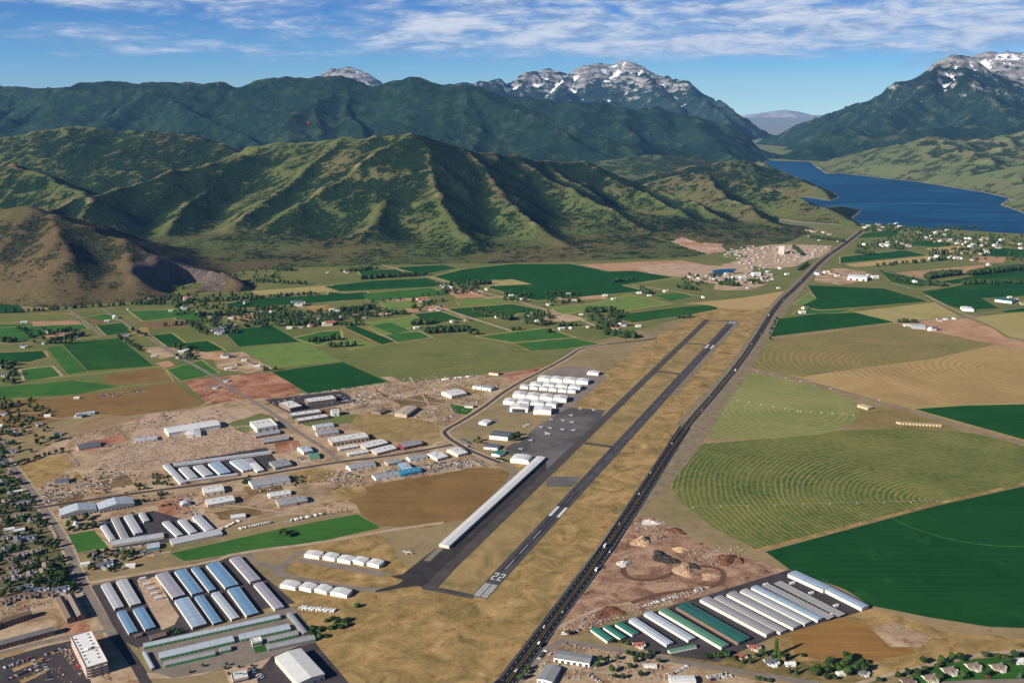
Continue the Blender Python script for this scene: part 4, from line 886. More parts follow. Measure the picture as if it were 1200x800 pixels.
bld('low white flat-roofed cafe with a planted car park at the bottom edge', *Z240((165,785),(255,765),(150,740)), 5, R_WHT, W_TAN, 'flat', name='cafe', cat='cafe', units=3, wins=[('ab', 6, 2, 2, 1.2, GLS), ('b', 4, 2, 2, 1.2, GLS)], doors=[('ab', 1, 1.6, 2.4, .1, DR_D)])
for lb, A, B, Cc, rm in (('brown-roofed shed between the gravel patch and the green-door storage', (335,490),(380,478),(330,470), R_BRN), ('long dark brown shed right of a smaller one, by the green-door storage', (440,505),(545,475),(432,480), R_BRN)):
    bld(lb, *Z100(A, B, Cc), 3.2, rm, W_BRN, name='shed', cat='shed', group='brown sheds')
# the apartment block under construction
A, B, Cc = Z0((472,490),(575,700),(610,450))
ap = bld('four-storey white-roofed apartment block under construction, bottom left', A, B, Cc, 16, flat('membrane_roof', (.72, .72, .70), var=.04), W_PIN, 'flat', name='apartment_block', cat='apartment building', units=0)
ub = ap; _, _, uu, AX, AY = FOOT[-1]
for s in range(4):
    for i in range(5):
        p = -AY + 2 * AY * (i + .5) / 5
        boxes('window', [(AX - .1, AX + .12, p - .9, p + .9, 1.3 + 4 * s, 2.9 + 4 * s)], GLS, ap); boxes('balcony', [(AX + .13, AX + 1.5, p - 1.7, p + 1.7, 4 * s + .5, 4 * s + 1.4)], WOOD if i % 2 else W_WHT, ap)
    for i in range(11):
        p = -AX + 2 * AX * (i + .5) / 11
        for sg in (-1, 1): boxes('window', [(p - .8, p + .8, sg * AY - .12, sg * AY + .12, 1.4 + 4 * s, 2.9 + 4 * s)], GLS, ap)
for i in range(16):
    rr = random.Random(i); y = (-.62 if i % 2 else .55) * AY + rr.uniform(-1, 1); x = -AX * .85 + 1.7 * AX * i / 16
    boxes('roof_opening', [(x - 1.2, x + 1.2, y - rr.uniform(.6, 1.6), y + rr.uniform(.6, 1.6), 16.36, 16.9)], DR_D, ap)
boxes('stair_head', [(-3, 3, -2, 2.5, 16.37, 18.6)], W_WHT, ap); boxes('roof_step', [(4, 5, -AY + 1, AY - 1, 16.37, 17.3)], W_GRY, ap)
# long T-hangar
TH = []
A = (514.5, 637.2); B = (629.5, 534.2); 
th = bld('very long low white hangar row beside the taxiway', A, B, -18.5, 5.2, R_WHT, W_CRM, rise=1.0, name='long_hangar', cat='hangar', doors=[('ab', 40, 9, 4, .1, DR_W), ('cd', 40, 9, 4, .1, DR_GY)])
# airport hangars
def hangar(label, p, q, depth, h, grp, door=DR_W, dw=.72, **k):
    Lw = (G(*q) - G(*p)).length
    return bld(label, p, q, depth, h, R_WHT, W_WHT, rise=h * .26, name='aircraft_hangar', cat='hangar', lvl='b', ridge='v', group=grp, doors=[('ab', 1, Lw * dw, h * .78, .1, door)], wins=[('cd', 2, 1.2, 2, .1, DR_GY)], **k)
ords = ['leftmost', 'second from left', 'middle', 'second from right', 'rightmost']
for i, (p, q) in enumerate((((356.5,653),(374,655.5)), ((378,655.5),(392,658)), ((395,658.5),(410.5,661.3)), ((412.5,660),(426,663)), ((430,663),(444,666)))):
    hangar(f'white gabled hangar, {ords[i]} of the upper row of five beside the dry infield', p, q, 17, 6, 'hangars in the row of five')
for i, (p, q) in enumerate((((328,688.5),(346,692)), ((350.5,691),(364.5,694.3)), ((368.5,693.5),(382.5,697)), ((387,697.5),(406.5,701)))):
    hangar(f'white gabled hangar, {["leftmost", "second from left", "third from left", "rightmost"][i]} of the lower row of four', p, q, 17, 6, 'hangars in the row of four')
rows = [('back row', [(585,660,143,148),(665,740,148,153),(745,820,153,158),(825,900,160,165)], 28, 9),
        ('second row of the cluster', [(535,605,182,186),(615,690,184,188),(697,770,190,194),(777,850,198,204)], 26, 9),
        ('row of six small ones', [(475,525,190,193),(535,585,194,198),(595,645,199,203),(653,703,205,209),(712,765,211,215),(773,822,216,220)], 20, 7),
        ('fourth row of the cluster', [(430,508,248,252),(512,590,256,262),(597,675,265,269),(680,765,272,277)], 30, 10),
        ('fifth row of the cluster', [(370,440,288,293),(455,530,292,296),(540,625,300,304),(635,700,306,311)], 28, 9),
        ('front row of two', [(412,525,334,338),(560,670,350,354)], 36, 11)]
for rn_, its, dp, hh in rows:
    for i, (x0_, x1_, y0_, y1_) in enumerate(its):
        n = len(its); o_ = {0: 'leftmost', n - 1: 'rightmost'}.get(i, f'{["", "second", "third", "fourth", "fifth", "sixth"][i]} from left')
        dk = rn_.startswith('front') and i == 0
        lb = f'white hangar with its big door open and dark, left of the front row of two' if dk else f'white aircraft hangar, {o_} in the {rn_}'
        hangar(lb, *T8((x0_, y0_), (x1_, y1_)), dp, hh, 'hangars clustered by the apron', DR_D if dk else DR_W)
hangar('lone white hangar beyond the cluster, at the far end of the pad', *T8((895,102),(965,108)), 22, 7, None)
hangar('small lone white hangar on its own pad by the airport road', *T8((218,412),(268,421)), 24, 6, None)
bld('grey-roofed terminal hall with white walls behind the dark tree', *T8((285,503),(400,515)), 36, 9, R_SLT, W_WHT, lvl='b', name='terminal_hall', cat='airport building', wins=[('ab', 8, 2.2, 2.2, 3.5, GLS)], doors=[('b', 2, 9, 6, .1, DR_W)])
bld('two-part blue-grey roofed office in front of the terminal hall', *T8((250,566),(335,574)), 24, 5.5, R_SLT, W_WHT, lvl='b', name='office', cat='office', wins=[('ab', 5, 2, 1.8, 1.4, GLS)], doors=[('ab', 1, 1.4, 2.3, .1, DR_B)])
bld('green-roofed white building left of the round white hangar', *T8((298,608),(350,618)), 26, 5.5, R_GRN, W_WHT, lvl='b', ridge='v', name='office', cat='office', wins=[('ab', 3, 2, 1.8, 1.4, GLS)])
bld('broad white round-roofed hangar at the end of the long hangar row', *T8((415,650),(530,662)), 30, 7, R_WHT, W_WHT, 'arch', rise=4, lvl='b', name='aircraft_hangar', cat='hangar', ridge='v', doors=[('ab', 1, 20, 5, .1, DR_W)])
# right storage lot
GR_ = 'long storage buildings right of the highway'
def rs(label, Z, A, B, Cc, h, rm, wm=W_CRM, **k):
    A, B, Cc = Z(A, B, Cc); n = max(3, int((G(*A, h) - G(*B, h)).length / 5.5))
    return bld(label, A, B, Cc, h, rm, wm, name='storage_building', cat='storage building', group=GR_, rise=.7, doors=[('ab', n, 3.2, 3, .1, DR_W if wm is not W_BRN else DR_B), ('b', 3, 3, 2.8, .1, DR_GY)], **k)
rs('small green-roofed storage block nearest the highway', Z600, (612,378),(745,472),(655,355), 4, R_GRN)
rs('small green-roofed storage block, middle of the three by the red junk pile', Z600, (712,362),(850,453),(748,342), 4, R_GRN)
rs('small green-roofed storage block, right of the three small ones', Z600, (805,338),(940,422),(850,316), 4, R_GRN)
rs('pale blue-grey storage building right of the three small green ones', Z640, (323,552),(470,650),(348,542), 4.5, R_SLV)
rs('narrow storage building with a half green, half grey roof', Z640, (382,528),(555,632),(410,518), 4.5, R_SLV)
rs('long storage building with a mid-green roof left of the dark green one', Z640, (440,516),(685,660),(468,505), 5, R_MGN)
rs('broad dark green roofed building, largest in the storage lot', Z640, (507,502),(750,642),(556,485), 5, R_DGN, W_BRN)
rs('grey-roofed storage building right beside the broad dark green one', Z780, (185,192),(545,383),(232,177), 5.5, R_GRY)
rs('narrow grey storage building, second right of the dark green one', Z780, (262,184),(620,372),(300,170), 4.2, R_GRY)
rs('grey storage building, third right of the dark green one', Z780, (330,164),(690,348),(375,148), 4.8, R_GRY)
rs('grey storage building, fourth right of the dark green one', Z780, (402,148),(752,326),(438,133), 4.5, R_LGR)
rs('blue-grey storage building left of the open canopies', Z780, (462,128),(822,305),(498,117), 4.8, R_LBL)
rs('upper half of the outer storage building along the dark crop', Z780, (660,55),(852,142),(705,38), 6, R_LBL)
rs('lower half of the outer storage building along the dark crop', Z780, (862,140),(1062,240),(906,130), 6, R_LBL)
rs('short teal-roofed shed standing alone on the tarmac at the lot entrance', Z640, (483,678),(588,656),(480,668), 3.6, R_MGN)
A, B, Cc = Z640((382,528),(470,581),(410,518)); 
def canopy(label, A, B, Cc, h=4.2):
    a = G(*A, h); b_ = G(*B, h); u = b_ - a; u.z = 0; Lu = u.length; u.normalize(); n = Vector((-u.y, u.x, 0)); dv = (G(*Cc, h) - a).dot(n)
    c = a + u * Lu / 2 + n * dv / 2; t = empty('parking_canopy', (c.x, c.y, 0), math.atan2(u.y, u.x)); tag(t, label, 'canopy', 'open parking canopies'); X, Y = Lu / 2, abs(dv) / 2
    boxes('roof', [(-X, X, -Y, Y, h - .35, h)], metal('canopy_roof', (.36, .36, .34)), t)
    pr = None
    for i in range(14):
        for s in (-1, 1):
            if pr is None: pr = boxes('post', [(-.12, .12, -.12, .12, 0, h - .36)], W_GRY, t); q = pr
            else: q = pr.copy(); C.objects.link(q); q.parent = t
            q.location = (-X + 2 * X * (i + .5) / 14, s * (Y - .6), 0)
canopy('long open parking canopy left of the one with a white coach on it', *Z780((520,118),(880,300),(556,106)))
canopy('long open parking canopy with camper vans beside it, next to the outer storage', *Z780((585,106),(935,286),(628,94)))
# buildings by the bottom edge
bld('long grey-roofed workshop with white walls right of the highway junction', *Z600((325,602),(605,645),(345,540)), 6, R_OCH, W_WHT, name='workshop', cat='workshop', doors=[('ab', 6, 4, 3.8, .1, DR_D), ('b', 1, 4, 4, .1, DR_GY)])
bld('grey-roofed shed below the long workshop at the bottom edge', *Z600((265,650),(195,765),(388,660)), 6, R_OCH, W_WHT, name='workshop', cat='workshop', doors=[('b', 3, 4, 4, .1, DR_GY)])
bld('white-roofed shop among parked cars at the bottom edge', *Z780((30,640),(165,635),(60,605)), 6, R_WHT, W_WHT, name='workshop', cat='workshop', doors=[('ab', 3, 4, 4, .1, DR_GY)])
bld('small white trailer-like building by the frontage road', *Z600((1030,665),(1132,668),(1032,645)), 3.2, R_WHT, W_WHT, name='site_office', cat='office', wins=[('ab', 4, 1.2, 1, 1.3, GLS)])
# ---- industrial quarter
def ib(label, Z, A, B, Cc, h, rm, wm=W_WHT, roof='gable', name='workshop', cat='industrial building', nd=3, nw=0, **k):
    A, B, Cc = Z(A, B, Cc)
    Lw = (G(*A, h) - G(*B, h)).length; ds = [('ab', nd, min(4, Lw / nd * .6), h * .6, .1, k.pop('dm', DR_GY))] if nd else []
    ws = [('ab', nw, 1.8, 1.5, h * .62, GLS)] if nw else []
    if nw: ws.append(('b', 3, 1.6, 1.4, h * .62, GLS))
    k.setdefault('units', 3)
    return bld(label, A, B, Cc, h, rm, wm, roof, name=name, cat=cat, doors=ds, wins=ws, **k)
A0 = Zr1((902,262))[0]; B0 = Zr2((267,308))[0]; C0 = Zr1((888,232))[0]
bld('very long white factory hall above the stone yard', A0, B0, C0, 9, R_WHT, W_WHT, name='factory_hall', cat='factory', wins=[('ab', 14, 2.2, 1.6, 5.5, GLS)], doors=[('a', 2, 4, 4, .1, DR_GY)])
ib('white gabled wing in front of the very long factory hall', Zr1, (1003,272),(1076,264),(992,248), 7, R_WHT, nd=1, ridge='v')
ib('long pale blue-white shed standing alone in the brown pasture', Zr1, (410,165),(508,152),(408,155), 4.5, R_SLV, name='shed', cat='shed')
ib('slate-roofed building at the left of the stone yard', Zr1, (420,345),(540,326),(418,322), 5.5, R_SLT, W_TAN)
ib('low white building just below the left end of the factory hall', Zr1, (722,305),(842,290),(708,290), 5, R_LGR, nd=5)
ib('small slate-roofed house in the dry yard near the street', Zr1, (292,530),(368,522),(288,508), 5, R_SLT, W_GRY, name='house', cat='house')
GSC = 'metal-roofed storage buildings in the L-shaped compound'
a, b_ = Zr1((930,432))[0], Zr2((540,455))[0]
bld('long back row of the storage compound, with white doors', a, b_, 11, 4.2, R_LGR, W_WHT, rise=.8, name='storage_row', cat='storage building', doors=[('ab', 34, 2.8, 3, .1, DR_W)], group=GSC)
sb('left row of the compound, running down from the long back row', Zr1, (872,430),(965,530),(905,425), 4.2, R_LGR, W_WHT, dn=0, group=GSC)
for lb, TL, BL, TR, rm in (('first wide block inside the compound, by its left row', (42,540),(98,597),(85,528), R_LGR), ('second block inside the compound, from the left', (120,530),(180,583),(165,518), R_LGR), ('third block inside the compound, with a wide blue-grey roof', (200,515),(262,572),(252,498), R_LBL), ('fourth block inside the compound, widest with a blue-white roof', (315,502),(385,555),(372,487), R_SLV), ('small blue-grey block at the upper right of the compound', (385,492),(415,517),(430,484), R_GRY), ('white-roofed block at the right end of the compound', (418,515),(462,557),(458,509), R_WHT)):
    sb(lb, Zr2, TL, BL, TR, 4.5, rm, W_WHT, dn=3, side=False, group=GSC)
bld('thin front row closing the compound along the road', *Zr2((70,612),(360,575),(68,603)), 3.5, R_LGR, W_TAN, rise=.5, name='storage_row', cat='storage building', group=GSC, doors=[('ab', 20, 2.4, 2.4, .1, DR_GY)])
bld('left one of two big two-tone gabled halls by the industrial road', *Zr1((325,722),(520,688)), 34, 7, R_SLV, W_GRY, lvl='b', ridge='v', rise=5.5, name='hall', cat='industrial building', doors=[('ab', 9, 3.2, 3, .1, DR_D)])
bld('right one of two big two-tone gabled halls by the industrial road', *Zr1((532,690),(722,655)), 34, 7, R_SLV, W_GRY, lvl='b', ridge='v', rise=5.5, name='hall', cat='industrial building', doors=[('ab', 9, 3.2, 3, .1, DR_D)])
GSD = 'metal-roofed storage buildings beside the green paddock'
for lb, Z, TL, BL, TR, rm in (('narrow blue-grey storage block along the small green paddock', Z2, (925,340),(1030,502),(975,328), R_LGR), ('second storage block from the green paddock', Z2, (1040,292),(1140,490),(1108,284), R_GRY), ('third storage block from the green paddock', Zr1, (662,705),(720,800),(705,697), R_LGR), ('short storage block beside the third from the paddock', Zr1, (742,690),(770,735),(772,684), R_LGR), ('storage block left of the two long ones at the right end, green paddock lot', Zr1, (868,738),(945,812),(905,732), R_LGR)):
    sb(lb, Z, TL, BL, TR, 4.2, rm, W_WHT, dn=2, side=False, group=GSD)
for lb, TL, BL, TR in (('long storage block second from the right end above the bright pasture', (32,36),(90,98),(65,28)), ('long storage block at the right end above the bright pasture', (100,20),(165,86),(138,12))):
    sb(lb, ze, TL, BL, TR, 4.2, R_LGR, W_WHT, dn=3, side=False, group=GSD)
bld('low front row of storage below the paddock blocks', (130,638.5), (192,628.5), (128.5,633.5), 3.8, R_LGR, W_CRM, rise=.6, name='storage_row', cat='storage building', group=GSD)
bld('low front row of storage at the edge of the bright pasture', (202,637.5), (261,625), (199,631), 3.8, R_LGR, W_CRM, rise=.6, name='storage_row', cat='storage building', group=GSD)
for a in [
 ('white-roofed workshop below the industrial road, left of the long grey one', Zr2, (180,675),(288,658),(147,645), 7, R_WHT, W_CRM),
 ('tan and white gabled workshop below the white-roofed one', Zr2, (198,738),(345,712),(165,712), 7, R_WHT, W_TAN),
 ('long grey flat-pitched workshop below the industrial road', Zr2, (440,640),(642,604),(415,608), 6.5, R_GRY, W_WHT),
 ('low plain white shed below the long grey workshop', Zr2, (530,693),(645,674),(520,673), 5, R_WHT, W_WHT),
 ('grey-roofed workshop left of its smaller twin in the pale yard', Zr2, (580,740),(677,724),(555,708), 6, R_GRY, W_TAN),
 ('smaller grey workshop right of its larger twin', Zr2, (682,722),(735,712),(655,697), 6, R_GRY, W_TAN),
 ('grey-green roofed workshop right of the storage compound', Zr2, (560,538),(650,520),(520,508), 6, R_OCH, W_GGR),
 ('small pale blue-roofed shop near the road crossing', Zr2, (712,455),(762,445),(672,430), 6.5, R_SLV, W_WHT),
 ('green lean-to beside the pale blue-roofed shop', Zr2, (745,490),(800,484),(738,462), 4, R_MGN, W_GGR),
 ('low grey building just below the white office block', Zr2, (455,372),(588,350),(435,355), 5, R_GRY, W_BRN),
 ('second low grey building below the white office block', Zr2, (498,405),(635,383),(483,388), 5, R_GRY, W_BRN),
 ('light blue-roofed shop right of the street, uppermost of its pair', Zr2, (775,325),(875,310),(755,311), 6, R_SLV, W_WHT),
 ('grey-roofed shop right of the street, lower of its pair', Zr2, (790,363),(902,347),(765,344), 6, R_GRY, W_GRY),
 ('small white-roofed unit just below the broad flat warehouse', Zr2, (905,440),(1008,422),(887,428), 5, R_WHT, W_GRY),
 ('second white-roofed unit below the broad flat warehouse', Zr2, (955,470),(1063,452),(938,457), 5, R_WHT, W_GRY),
 ('white-roofed unit right of the broad flat warehouse, upper', Zr3, (130,570),(250,540),(113,545), 5.5, R_WHT, W_TAN),
 ('white-roofed unit right of the broad flat warehouse, lower', Zr3, (190,598),(298,570),(170,575), 5.5, R_WHT, W_TAN),
 ('long grey-roofed workshop just below the road crossing', Zr2, (965,545),(1100,521),(943,524), 5.5, R_GRY, W_WHT),
 ('grey workshop left of the blue-roofed one, by the brown field', Zr3, (185,735),(312,712),(158,715), 5, R_GRY, W_WHT),
 ('bright blue-roofed workshop at the edge of the brown field', Zr3, (318,712),(432,690),(308,690), 5.5, R_BRT, W_BLU),
 ('light blue shed joined behind the bright blue workshop', Zr3, (345,688),(385,681),(310,650), 5, R_SLV, W_BLU),
 ('long grey workshop upper left of the blue-roofed one', Zr3, (50,684),(183,656),(30,663), 5, R_GRY, W_WHT),
 ('small grey workshop above the light blue shed', Zr3, (250,656),(330,640),(230,639), 5, R_GRY, W_TAN),
 ('low grey-white workshop left of the pair of white halls', Zr3, (368,632),(462,615),(348,615), 5.5, R_GRY, W_WHT),
 ('left one of the pair of white halls below the airport road bend', Zr3, (515,628),(572,612),(475,595), 6, R_WHT, W_CRM),
 ('right one of the pair of white halls below the airport road bend', Zr3, (625,606),(678,592),(580,573), 6, R_WHT, W_CRM),
 ('grey-roofed barn with dark red walls by the industrial road', Zr3, (335,566),(438,545),(300,545), 6.5, R_OCH, W_RED),
 ('white hall with a grey roof beside the airport road, above the houses', Zr3, (703,238),(800,252),(700,222), 8, R_GRY, W_WHT),
 ('tall white plant building among the parked machines', Zr3, (590,292),(672,275),(570,262), 8, R_WHT, W_CRM),
 ('small brown barn left of the tan-roofed barn', Zr3, (210,382),(255,365),(185,365), 6, R_BRN, W_BRN)]:
    ib(*a)
ib('tan-roofed barn with a dark open side beside the parked machines', Zr3, (350,392),(408,350),(290,382), 8, R_TAN, W_TAN, dm=DR_D)
ib('white flat-roofed office block left of the street', Zr2, (462,330),(572,312),(430,292), 10, R_WHT, W_WHT, 'flat', name='office_block', cat='office', nw=6, units=3, dm=DR_D)
ib('brown and white two-storey office block by the dark car park', Zr2, (640,222),(706,208),(600,188), 9, R_WHT, W_BRN, 'flat', name='office_block', cat='office', nw=5, units=3)
ib('long brown white-roofed commercial building below the dark field', Zr2, (735,190),(887,170),(705,172), 8, R_WHT, W_BRN, 'flat', nd=5, units=5)
ib('upper one of two long brown units right of the street', Zr2, (648,264),(808,241),(632,248), 6, R_WHT, W_BRN, 'flat', nd=6)
ib('lower one of two long brown units right of the street', Zr2, (682,292),(846,266),(663,277), 6, R_WHT, W_BRN, 'flat', nd=6)
ib('tall plain white block right of the two long brown units', Zr2, (862,240),(903,236),(860,229), 12, R_WHT, W_WHT, 'flat', nd=1)
ib('broad white flat-roofed warehouse right of the street', Zr2, (866,405),(1062,375),(830,380), 8, R_WHT, W_TAN, 'flat', nd=9, units=5, dm=DR_D)
bld('small rounded metal quonset hut in the dark dirt yard', *Zr2((60,750),(110,740)), 16, 3, R_SLV, W_GRY, 'arch', rise=4, lvl='b', ridge='v', name='quonset_hut', cat='shed')
bld('small shed with a white roof between the yards by the bright pasture', *ze((285,28),(352,18),(282,12)), 4, R_WHT, W_GRY, name='shed', cat='shed')
bld('little blue-grey shed in the scrap yard above the storage park', *Zrd((790,80),(855,70),(780,55)), 4.5, R_SLV, W_BLU, name='shed', cat='shed')
# beyond
Zq = ZM(740, 240, 5)
bld('tall grey concrete block of the quarry works at the foot of the hills', *Zq((860,288),(895,290)), 26, 38, flat('concrete_roof', (.4,.38,.36)), flat('concrete_wall', (.46, .42, .38)), 'flat', lvl='b', name='quarry_works', cat='industrial building')
bld('large white gabled hall right of the highway, in the middle distance', *ZM(980,240,5.333)((70,470),(190,478)), 70, 14, R_WHT, W_WHT, lvl='b', name='white_hall', cat='barn', doors=[('ab', 3, 9, 9, .1, W_RED)])
bld('white barn beside the tan stubble far right', *ZM(980,240,5.333)((790,665),(860,668)), 45, 9, R_WHT, W_WHT, lvl='b', ridge='v', name='barn', cat='barn')
bld('long green-roofed barn at the right edge beyond the fields', *ZM(980,240,5.333)((990,605),(1095,618)), 60, 9, R_DGN, W_WHT, lvl='b', name='barn', cat='barn')
bld('blue-grey roofed barn of the farm in the bare field', *ZM(980,240,5.333)((475,775),(560,778)), 40, 8, R_SLV, W_GRY, lvl='b', name='barn', cat='barn')
bld('red-roofed white farmhouse beside the ploughed plot by the airport road', *Zr3((790,178),(840,183)), 16, 6, R_RED, W_CRM, lvl='b', name='farmhouse', cat='house')
bld('small grey-roofed house with a lawn left of the airport road', *Zr3((660,355),(705,358)), 14, 5, R_GRY, W_CRM, lvl='b', name='house', cat='house')
# ------------------------------------------------------------------ houses
def house_proto(name, w_, d, h, rise, rm, wm, wing=True, detail=True):
    t = empty(name); X, Y = w_ / 2, d / 2; o = .45
    boxes('wall', [(-X, X, -Y, Y, 0, h)], wm, t)
    rf = prism('roof', [(-Y - o, h - .1), (0, h + rise), (Y + o, h - .1)], -X - o, X + o, [rm, wm], t)
    if wing:
        gx = X * .42; gd = d * .42
        boxes('garage_wall', [(X - 2 * gx - .05, X - .05, -Y - gd, -Y - .003, 0, h * .92)], wm, t)
        prism('garage_roof', [(-gx - o, h * .92 - .1), (0, h * .92 + rise * .8), (gx + o, h * .92 - .1)], -gd - Y - o, -Y * .1, [rm, wm], t, 'y')
        q = t.children[-1]; q.location = (X - gx - .05, 0, 0)
        for v in q.data.vertices: pass
        # the profile was pulled along -y: turn it so that it covers the wing
        q.rotation_euler = (0, 0, 0)
        if detail: boxes('garage_door', [(X - gx - 2.6, X - gx + 2.4, -Y - gd - .1, -Y - gd + .05, .05, 2.4)], DR_W, t)
    if detail:
        boxes('door', [(-X * .35 - .6, -X * .35 + .6, -Y - .1, -Y + .05, .05, 2.2)], DR_B, t)
        for p in (-.8, -.05):
            boxes('window', [(p * X - .1, p * X + 1.4, -Y - .08, -Y + .05, h * .45, h * .45 + 1.3)], GLS, t)
        for s in (-1, 1): boxes('window', [(s * X - .08, s * X + .08, -.9, .9, h * .45, h * .45 + 1.3)], GLS, t)
        boxes('chimney', [(-X * .5 - .5, -X * .5 + .5, -.4, .4, h + rise * .3, h + rise + .9)], W_BRN, rf)
    return t
def copy_tree(o, parent=None):
    c = o.copy(); C.objects.link(c); c.parent = parent
    for ch in o.children: copy_tree(ch, c)
    return c
NUM = ['first', 'second', 'third', 'fourth', 'fifth', 'sixth', 'seventh', 'eighth', 'ninth', 'tenth', 'eleventh', 'twelfth', 'thirteenth', 'fourteenth', 'fifteenth']
REG = {}
def reg(o, x, cluster, desc, plural, cat, group=None):
    """remember a repeat; its label is written once all of its look-alikes are known"""
    REG.setdefault((cluster, desc, plural, cat), []).append((x, o))
def finish_labels():
    for (cluster, desc, plural, cat), L_ in REG.items():
        L_.sort(key=lambda q: q[1].location.y); n = len(L_); nb_ = math.ceil(n / 13)
        names = {1: [''], 2: ['in front', 'behind'], 3: ['in front', 'halfway back', 'behind']}.get(nb_, [f'strip {k + 1} of {nb_}' for k in range(nb_)])
        for k in range(nb_):
            part = sorted(L_[k * n // nb_:(k + 1) * n // nb_], key=lambda q: q[0])
            for i, (x, o) in enumerate(part):
                o['category'] = cat; o['group'] = f'{plural} {cluster}'
                m_ = len(part); pl = f'leftmost {desc}' if i == 0 else f'rightmost {desc}' if i == m_ - 1 else f'{NUM[i]} {desc} from the left'
                if m_ == 1: pl = desc
                lb = ' '.join((pl + ' ' + names[k] + ' ' + cluster).split())
                
                o['label'] = lb
# house prototypes; the first placement uses the prototype itself
HP = {}
def place(kind, make, loc, rz, sc_=1.0):
    if kind not in HP: HP[kind] = make(); o = HP[kind]; HP[kind + '*'] = copy_tree(o) if 0 else o
    else: o = copy_tree(HP[kind])
    o.location = loc; o.rotation_euler = (0, 0, rz); o.scale = (sc_,) * 3; return o
HK = {'tan': ('tan-roofed', lambda: house_proto('house', 15, 10, 5, 2.8, R_TIL, W_CRM)), 'grey': ('grey-roofed', lambda: house_proto('house', 14, 9.5, 4.5, 2.6, R_GSH, W_WHT)),
      'brown': ('brown-roofed', lambda: house_proto('house', 14, 10, 4.5, 2.6, R_BRN, W_TAN)), 'white': ('white-roofed', lambda: house_proto('house', 15, 9, 4.5, 2.0, R_WHT, W_WHT, False)),
      'red': ('red-roofed', lambda: house_proto('house', 16, 10, 5, 2.8, R_RED, W_CRM)), 'slate': ('slate-roofed', lambda: house_proto('house', 18, 11, 6, 3.2, R_SLT, W_WHT))}
def house(x, y, kind, cluster, rz=None, s=1.0, what='house'):
    ds, mk = HK[kind]; r_ = random.Random(int(x * 31 + y * 7))
    rz = (r_.choice([0, math.pi / 2, math.pi, 0]) + .35 + r_.uniform(-.15, .15)) if rz is None else rz
    o = place('house_' + kind, mk, G(x, y), rz, s * r_.uniform(.9, 1.12)); FOOT.append((o.location.x, o.location.y, Vector((math.cos(rz), math.sin(rz), 0)), 8 * s, 7 * s))
    reg(o, x, cluster, f'{ds} house', f'{ds} houses', 'house'); return o
TOWN = 'in the left-edge neighbourhood'
hp = [(10,505,'grey'),(18,509,'white'),(12.5,580,'grey'),(6,590,'tan'),(17,592,'grey'),(22,577,'white'),(19,606,'tan'),(11,622,'white'),(23,623,'white'),(21,635,'slate'),(34,632,'slate'),(6,646,'grey'),(10,656,'brown'),(22,652,'tan'),(31,661,'brown'),(10,667,'brown'),(54,665,'tan'),(14,672,'tan'),(18,680,'grey'),(51,672,'tan'),(38,648,'tan'),(3,612,'brown'),(4,632,'grey'),(36,612,'grey'),(3,566,'grey'),(12,556,'brown'),(4,544,'slate'),(28,590,'grey'),(2,679,'brown'),(36,675,'grey'),(5,520,'tan'),(14,530,'grey'),(3,500,'white')]
for x, y, k in hp: house(x, y, k, TOWN, .52 + (math.pi / 2 if int(x) % 3 == 0 else 0))
ROW = 'in the line above the terraces'
for x, y, k in ((28,691,'slate'),(47,693,'slate'),(12,703,'brown'),(24,700,'brown'),(36,699,'brown'),(56,698,'brown'),(69,694,'slate'),(3,708,'brown')): house(x, y, k, ROW, .45)
YD = 'between wide street and storage park'
for x, y, k in ((100,662,'white'),(121,665,'slate'),(105,650,'brown'),(126,660,'grey'),(153,664,'white'),(89,616,'white'),(44,498,'grey'),(68,509,'grey')): house(x, y, k, YD if y > 600 else 'beside the brown left pasture')
GT = 'dark-roofed terraces at the lower left'
def ter(label, A, B, d, rm, h=8): bld(label, A, B, d, h, rm, W_BRN, lvl='b', rise=2.6, name='terrace', cat='terraced houses', group=GT, doors=[('ab', 8, 1.1, 2.2, .1, DR_W)], wins=[('ab', 16, 1.2, 1.4, 4.8, GLS), ('ab', 16, 1.2, 1.4, 1.2, GLS)])
ter('long dark grey-roofed terrace along the street at the lower left edge', (-12,765), (65,744), 13, R_GSH)
ter('brown-roofed terrace facing the courtyard at the lower left', (4,735), (38,724), 12, R_BRN)
ter('short brown terrace at the left edge beside the courtyard', (-14,742), (2,736), 14, R_BRN)
ter('left one of two brown terraces running towards the bare orange dirt', (66,706), (79,731), 11, R_BRN)
ter('right one of two brown terraces running towards the bare orange dirt', (78,703), (91,728), 11, R_TIL)
patch('bare_ground', [(70,735),(92,727),(108,732),(104,741),(80,745)], RED, .3, 2)
SE = [((1110,788),'tan','large tan-roofed white house, leftmost of the three at the lower right street'),((1138,783),'tan','large tan-roofed white house between its two neighbours at the lower right'),((1167,784),'tan','large tan-roofed white house with red garage door cars, right of three'),((1088,797),'tan','tan-roofed house cut by the bottom edge, right of the dirt road'),((1062,801),'brown','brown-roofed house cut by the bottom edge beside the dirt road'),((1010,790),'grey','small grey house with a lawn at the end of the big grove'),((902,778),'slate','long white house with a dark roof beside the tall poplars'),((866,771),'red','peach-roofed small house below the dark green storage roof'),((882,760),'red','tiny brown cottage at the edge of the ochre field'),((986,790),'white','white house half hidden in the big grove'),((926,779),'white','small white shed right of the tall poplars'),((747,757),'red','red brick cottage at the storage lot entrance'),((1196,776),'white','white house at the right edge with a curved driveway')]
for (x, y), k, lb in SE:
    o = place('house_' + k, HK[k][1], G(x, y), .25 if y > 780 else .1, 1.08 if x > 1050 else .85); tag(o, lb, 'house')
def cl(cluster, pts):
    for p in pts: house(p[0], p[1], p[2], cluster, s=(p[3] if len(p) > 3 else 1.1) * (.78 if p[2] in ('white', 'slate') else .88))
